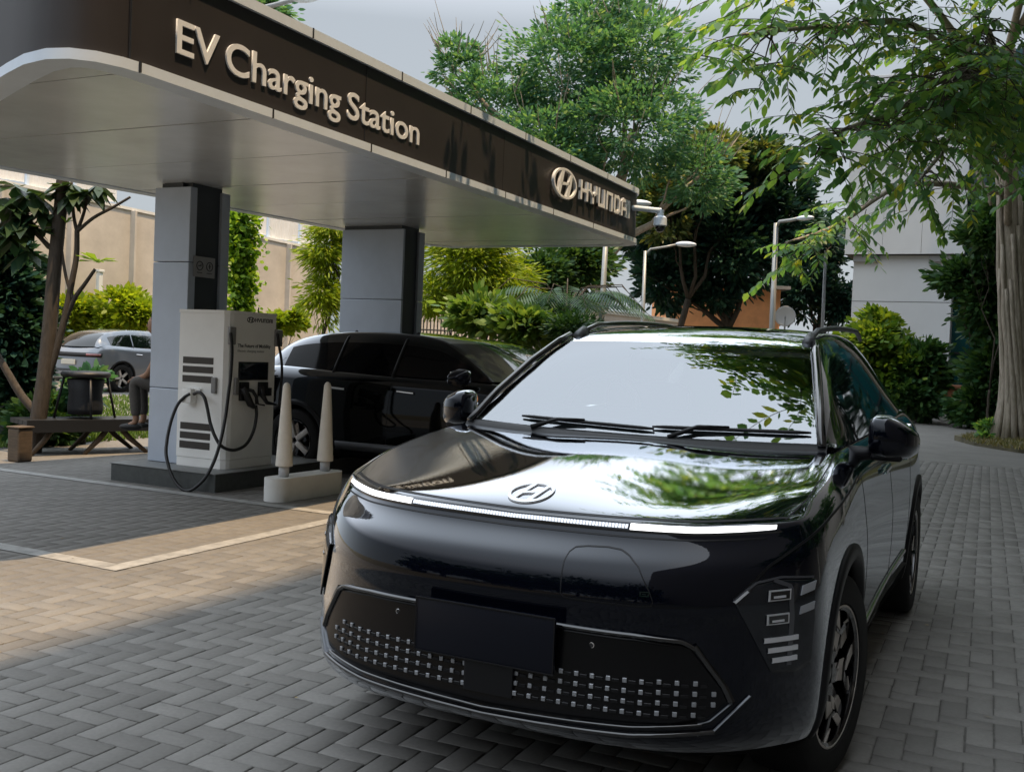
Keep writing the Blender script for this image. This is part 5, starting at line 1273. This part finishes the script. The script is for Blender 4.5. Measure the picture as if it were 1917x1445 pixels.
for q, m_, sp_r in zip(limbs, (52, 52, 260, 200, 24, 34, 20, 120, 85, 240, 260, 330), (.7, .65, 1.3, 1.5, .5, .6, .6, 1.0, .9, 1.2, 1.0, 1.0)): dress(q, m_, sp_r)
b.build('limbs', M_bark, bt, world=True, smooth=True); tw.build('twigs', M_barkd, bt, world=True)
arrmesh('foliage', np.array(sprays), 6, L_right, bt)
# ---- left: young frangipani beside the bench, bushes, hedge
fb = on_ground(62, 862, 11.8); ft = thing('frangipani_tree', 'slim bare limbed frangipani with big glossy leaves at the left beside the bench', 'tree', fb)
DT = 11.8; F3 = lambda u, v, D=DT: Vector(atD(u, v, D)); b = MB()
def br(px, r0, r1): P = bez([F3(*q) for q in px], 5); b.tube(P, list(np.linspace(r0, r1, len(P))), 9)
br([(58, 868), (72, 780), (84, 700), (94, 600), (102, 500), (112, 400), (118, 330)], .095, .07)
br([(80, 735), (104, 660), (122, 590), (134, 530), (143, 480), (144, 432)], .045, .028)
br([(144, 434), (138, 405), (136, 372), (134, 340)], .022, .014); br([(144, 434), (156, 402), (163, 372)], .022, .015); br([(144, 434), (175, 408), (212, 388), (244, 369)], .022, .014)
br([(92, 690), (115, 620), (138, 562), (160, 530), (178, 504)], .035, .018); br([(138, 562), (124, 520), (116, 470), (114, 430)], .022, .012); br([(75, 780), (40, 740), (10, 690), (-20, 640)], .05, .035); br([(100, 470), (70, 440), (45, 420), (20, 400)], .03, .014)
b.build('trunk', M_barkd, ft, world=True, smooth=True)
big = []
def rosette(u, v, n, l, D=DT, col=None, up=.3, spread=1.0):
    c = np.array(F3(u, v, D)); out = []
    for i in range(n):
        a_ = 2*math.pi*i/n+random.uniform(-.3, .3); d = np.array([math.cos(a_)*spread, math.sin(a_)*spread, up+random.uniform(-.5, .3)]); d /= np.linalg.norm(d); s = np.cross(d, [0, 0, 1]); s /= np.linalg.norm(s); L_ = l*random.uniform(.75, 1.15); dr = np.array([0, 0, -1.])
        p = [c, c+d*L_*.25+s*L_*.11, c+d*L_*.62+s*L_*.19+dr*L_*.05, c+d*L_+dr*L_*.22, c+d*L_*.62-s*L_*.19+dr*L_*.05, c+d*L_*.25-s*L_*.11]
        out.append(p)
    return out
for u, v, n, l in ((135, 345, 11, .36), (163, 362, 9, .30), (118, 352, 10, .34), (178, 350, 7, .26), (40, 400, 12, .42), (12, 370, 11, .42), (75, 395, 10, .36), (25, 440, 11, .40), (60, 430, 10, .36), (5, 430, 9, .40), (85, 430, 7, .25), (100, 400, 7, .24), (150, 352, 9, .3), (132, 360, 9, .3), (185, 345, 8, .28), (30, 350, 12, .4), (60, 360, 12, .4), (90, 365, 9, .3), (5, 380, 12, .42), (50, 470, 9, .36)): big += rosette(u, v, n, l, up=random.choice((-.7, -.3, .1)))
arrmesh('leaves', np.array(big), 6, leafmat('frangipani_leaf', [(0, (.012, .035, .018)), (1, (.05, .09, .035))], .25, .3), ft)
arrmesh('young_leaves', np.array(rosette(182, 492, 14, .26, up=.7)+rosette(124, 418, 6, .14, up=.8)), 6, leafmat('young_leaf', [(0, (.12, .24, .04)), (1, (.22, .36, .06))], .45), ft)
bush('dark leafy bush filling the left edge behind the frangipani', [D3(15, 540, 13, 35, 80, .5), D3(35, 620, 13, 32, 70, .5), D3(30, 710, 13, 30, 60, .4), D3(15, 480, 13, 30, 40, .5)], 9000, .14, L_dark, asp=.5, m=60, sub=.3, shell=.1)
bush('mid green bush low under the frangipani by the bench', [D3(92, 770, 13, 25, 30, .4), D3(110, 800, 12.8, 30, 22, .35), D3(70, 790, 12.6, 30, 30, .35)], 2600, .12, L_deep, asp=.5, m=24, sub=.35)
bush('small green pot plant standing behind the basket stool', [D3(165, 712, 13, 22, 18, .2), D3(150, 735, 13, 20, 15, .2)], 700, .13, L_mid, asp=.6, m=10, sub=.4)
bush('yellow green hedge shrub left of the pale post', [D3(140, 585, 30.5, 35, 26, .9), D3(115, 600, 30.5, 30, 22, .6)], 4500, .2, L_yel, asp=.55, m=30, sub=.35, group='yellow shrubs beyond the silver car')
bush('yellow green hedge shrub right of the pale post', [D3(230, 575, 30.5, 35, 28, .9), D3(270, 590, 30.5, 25, 20, .9), D3(212, 600, 30.5, 30, 16, .5)], 4500, .2, L_yel, asp=.55, m=30, sub=.35, group='yellow shrubs beyond the silver car')
bush('yellow green shrub showing over the charger', [D3(548, 600, 30.5, 24, 14, .5), D3(520, 605, 30.5, 30, 12, .5)], 2200, .2, L_yel, asp=.55, m=20, sub=.35, group='yellow shrubs beyond the silver car')
# creeper round the lamp post
P = []
for _ in range(2700):
    v = 395+190*random.random(); hw = (21 if v < 455 else 21-(v-455)*.105)*(.6+.5*random.random()); p = np.array(atD(452+random.uniform(-1, 1)*hw, v, 15)); p += RG.normal(size=3)*[.02, .14, .02]; P.append(p)
cr = thing('creeper', 'bright green creeper climbing the lamp post behind the charger', 'creeper', on_ground(449, 600, 15))
arrmesh('leaves', leaf_geo(np.array(P), .085, .8, .3, .3), 6, leafmat('creeper_leaf', [(0, (.09, .20, .03)), (1, (.32, .48, .04)), (.5, (.18, .34, .03))], .4), cr)
b = MB(); c0, c1 = Vector(on_ground(449, 600, 15)), Vector(atD(452, 400, 15))
b.tube([c0.lerp(c1, i/30)+Vector((.08*math.cos(i*.9), .08*math.sin(i*.9), 0)) for i in range(31)], .012, 5); b.build('stem', M_barkd, cr, world=True)
# lawn beyond the bench
b = []
for _ in range(9000):
    u = random.uniform(-20, 330); v = random.uniform(742, 838); p = atZ(u, v, 0); h = random.uniform(.03, .10); a_ = random.uniform(0, 6.28); dx, dy = math.cos(a_)*.02, math.sin(a_)*.02
    if p.x > -9.3: continue
    b.append([(p.x-dx, p.y-dy, 0), (p.x+dx, p.y+dy, 0), (p.x+random.uniform(-.05, .05), p.y, h)])
tag(arrmesh('lawn', np.array(b), 3, leafmat('lawn_blade', [(0, (.05, .10, .02)), (1, (.14, .22, .05))], .3)), kind='stuff')
# trees behind the camera, only seen mirrored in the paintwork
for i, (x, y, h) in enumerate(((-9, -14, 5.0), (-3, -16, 6.0), (3, -15, 5.2))):
    tree('dense_tree', ('dark tree behind the photographer at the left', 'dark tree straight behind the photographer', 'dark tree behind the photographer at the right')[i], 'tree', (x, y, 0), [((x, y, h*.62), (3.0, 1.5, h*.36)), ((x+2.2, y, h*.45), (2.2, 1.3, h*.36)), ((x-2.2, y, h*.45), (2.2, 1.3, h*.36))], 5000, .5, L_dark, 30, M_barkd, .2, 'trees behind the photographer', sub=.4, shell=.1)
for i, y in enumerate((1.5, 6.0, 11.0)):
    tree('dense_tree', ('dark tree by the office wall, nearest the drive entrance', 'dark tree by the office wall, the middle one', 'dark tree by the office wall, farthest along')[i], 'tree', (6.6, y, 0), [((6.6, y, 4.2), (1.2, 1.5, 1.6)), ((6.5, y+1, 3.2), (1.0, 1.1, 1.0))], 2600, .32, L_deep, 26, M_bark, .16, 'trees by the office wall', sub=.35, shell=.2)
for i, (x, y) in enumerate(((4.4, 13.5), (4.0, 17.0), (4.8, 21.0))):
    tree('slim_tree', ('slim pale trunked tree beyond the right edge, first from the drive', 'slim pale trunked tree beyond the right edge, second from the drive', 'slim pale trunked tree beyond the right edge, third from the drive')[i], 'tree', (x, y, 0), [((x, y, 4.8), (1.0, 1.0, .9))], 1500, .22, L_right, 14, M_bark, .17, 'slim trees right of the drive', sub=.35, shell=.2, fork=.8)
P = []
for _ in range(55):
    if random.random() < .5: x, y = random.uniform(-4.5, 1.0), random.uniform(-1, 3.2)
    else: x, y = random.uniform(1.0, 2.6), random.uniform(.5, 14)
    a_ = random.uniform(0, 6.28); l = random.uniform(.008, .022); d = np.array([math.cos(a_), math.sin(a_), 0])*l; n_ = np.array([-d[1], d[0], 0])*.35; c = np.array([x, y, .0065])
    P.append([c-d, c+n_+[0, 0, .003], c+d+[0, 0, .002], c-n_])
tag(arrmesh('fallen_leaves', np.array(P), 4, leafmat('dry_leaf', [(0, (.12, .08, .03)), (1, (.26, .20, .08))], .1)), kind='stuff')
for i, (x, y) in enumerate(((3.7, 22.5), (7.6, 24.5))):  # unseen trees, added to darken the reflections in the car's side windows
    tree('dense_tree', ('unseen dark tree added for the side window reflections, nearer the teal glass', 'unseen dark tree added for the side window reflections, farther right')[i], 'tree', (x, y, 0), [((x, y, 1.8), (1.2, 1.0, 1.6)), ((x+.3, y, 4.6), (1.3, 1.1, 1.6)), ((x+.3, y, 7.2), (1.3, 1.1, 1.5))], 7000, .28, L_dark, 40, M_barkd, .2, 'unseen trees added for reflections', sub=.35, shell=.1)
# ---------------------------------------------------------------- person on the bench
def skin_body(name, verts, edges, radii, material, parent, sub=2):
    me = bpy.data.meshes.new(name); me.from_pydata([tuple(v) for v in verts], edges, []); me.update()
    o = bpy.data.objects.new('tmp', me); scn.collection.objects.link(o)
    o.modifiers.new('k', 'SKIN'); 
    for i, r in enumerate(radii):
        rr = r if hasattr(r, '__len__') else (r, r); me.skin_vertices[0].data[i].radius = rr
    me.skin_vertices[0].data[0].use_root = True
    s = o.modifiers.new('s', 'SUBSURF'); s.levels = sub; s.render_levels = sub
    dg = bpy.context.evaluated_depsgraph_get(); res = bpy.data.meshes.new_from_object(o.evaluated_get(dg)); bpy.data.objects.remove(o)
    return link(name, res, material, parent, smooth=True)
M_skin = mat('skin', (.30, .165, .10), .55, noise=.05, nscale=30); M_tee = mat('black_tee', (.012, .013, .016), .85, noise=.2, nscale=40); M_trs = mat('grey_trousers', (.085, .078, .070), .85, noise=.15, nscale=30); M_hair = mat('dark_hair', (.008, .007, .006), .6)
# local frame: sits facing -x (towards the picture's left), y away from the camera
pe = thing('person', 'person in a black T-shirt and grey trousers sitting bent forward behind the front pillar', 'person', (0, 0, 0))
V = [(0, 0, .47), (-.03, 0, .60), (-.09, 0, .78), (-.15, 0, .93), (-.19, 0, 1.00), (-.225, 0, 1.06), (-.25, 0, 1.14), (-.255, 0, 1.22)]
Rd = [(.17, .13), (.155, .115), (.17, .12), (.15, .10), (.06, .06), (.055, .055), (.085, .09), (.06, .065)]
E_ = [(i, i+1) for i in range(7)]
def limb(start, pts, rs):
    i0 = start
    for p, r in zip(pts, rs):
        V.append(p); Rd.append((r, r)); E_.append((i0, len(V)-1)); i0 = len(V)-1
    return i0
for s in (-1, 1):
    limb(3, [(-.15, s*.17, .93), (-.20, s*.20, .76), (-.27, s*.19, .62), (-.38, s*.12, .58), (-.45, s*.09, .57)], [.058, .045, .040, .030, .026])
    limb(0, [(-.06, s*.10, .47), (-.26, s*.12, .53), (-.44, s*.13, .54), (-.42, s*.13, .34), (-.40, s*.13, .09), (-.50, s*.14, .035)], [.09, .075, .058, .050, .036, .03])
skin_body('body', V, E_, Rd, M_skin, pe)
Vt = [(0, 0, .46), (-.03, 0, .60), (-.09, 0, .78), (-.15, 0, .935), (-.175, 0, .965)]; Rt = [(.185, .145), (.17, .13), (.185, .135), (.165, .115), (.07, .07)]; Et = [(0, 1), (1, 2), (2, 3), (3, 4)]
for s in (-1, 1):
    n = len(Vt); Vt += [(-.15, s*.17, .935), (-.185, s*.195, .80)]; Rt += [(.072, .072), (.066, .066)]; Et += [(3, n), (n, n+1)]
skin_body('t_shirt', Vt, Et, Rt, M_tee, pe)
Vt = [(0, 0, .46), (-.01, 0, .54)]; Rt = [(.185, .15), (.17, .13)]; Et = [(0, 1)]
for s in (-1, 1):
    n = len(Vt); Vt += [(-.07, s*.10, .47), (-.26, s*.12, .53), (-.44, s*.13, .545), (-.42, s*.13, .34), (-.405, s*.13, .14)]; Rt += [(.102,)*2, (.088,)*2, (.072,)*2, (.064,)*2, (.055,)*2]; Et += [(0, n)]+[(n+i, n+i+1) for i in range(4)]
skin_body('trousers', Vt, Et, Rt, M_trs, pe)
for s in (-1, 1):
    b = MB(); b.sph((-.46, s*.135, .035), (.13, .048, .04), n=14); b.build('shoe', M_hair, pe, smooth=True)
    # hand with separate fingers, resting together before the knees
    for k in range(4):
        yy = s*(.075+.016*(k-1.5)); L1 = (.030, .034, .032, .025)[k]
        V2 = [(-.465, yy, .565), (-.465-L1, yy-s*.004, .557), (-.470-L1*1.6, yy-s*.008, .538), (-.465-L1*1.8, yy-s*.010, .520)]
        skin_body('finger', V2, [(0, 1), (1, 2), (2, 3)], [.0095, .009, .008, .007], M_skin, pe, 1)
    skin_body('thumb', [(-.45, s*.055, .575), (-.475, s*.038, .58), (-.50, s*.035, .575)], [(0, 1), (1, 2)], [.012, .010, .008], M_skin, pe, 1)
b = MB(); b.sph((-.25, 0, 1.175), (.098, .078, .118), n=22); b.build('head', M_skin, pe, smooth=True)
b = MB(); b.sph((-.232, 0, 1.20), (.098, .084, .108), n=22)
bmesh.ops.delete(b.bm, geom=[v for v in b.bm.verts if v.co.x < -.30 and v.co.z < 1.24 or v.co.z < 1.12], context='VERTS'); b.build('hair', M_hair, pe, smooth=True)
skin_body('nose', [(-.342, 0, 1.185), (-.362, 0, 1.155)], [(0, 1)], [.008, .013], M_skin, pe, 1)
b = MB(); b.box(-.349, -.340, -.024, .024, 1.118, 1.126, .003); b.build('mouth', mat('lips', (.25, .10, .08), .5), pe)
for s in (-1, 1):
    b = MB(); b.sph((-.333, s*.030, 1.188), .012, n=10); b.build('eye', M_hair, pe, smooth=True); b = MB(); b.sph((-.24, s*.080, 1.165), (.022, .010, .030), n=10); b.build('ear', M_skin, pe, smooth=True)
b = MB(); b.prism([(0, .0), (.022, .02), (.02, .07), (0, .078), (-.02, .07), (-.022, .02)], -.166, -.160, 'y', Matrix.Translation((-.06, 0, .75))); b.build('shirt_print', M_pale, pe)
PEX = atZ(329, 806, .402); pe.location = (PEX.x, PEX.y, .402); pe.scale = (.95,)*3; pe.rotation_euler = (0, 0, R(28))
st = thing('garden_stool', 'small dark seat under the sitting person', 'stool', (PEX.x, PEX.y, .402))
b = MB(); b.cyl((PEX.x, PEX.y, .69), (PEX.x, PEX.y, .737), .20, n=24); b.build('seat', M_blackw, st, world=True)
for k in range(4):
    a_ = R(90*k+30); b = MB(); b.tube([(PEX.x+.13*math.cos(a_), PEX.y+.13*math.sin(a_), .69), (PEX.x+.19*math.cos(a_), PEX.y+.19*math.sin(a_), .402)], .014, 8); b.build('leg', M_blackw, st, world=True)
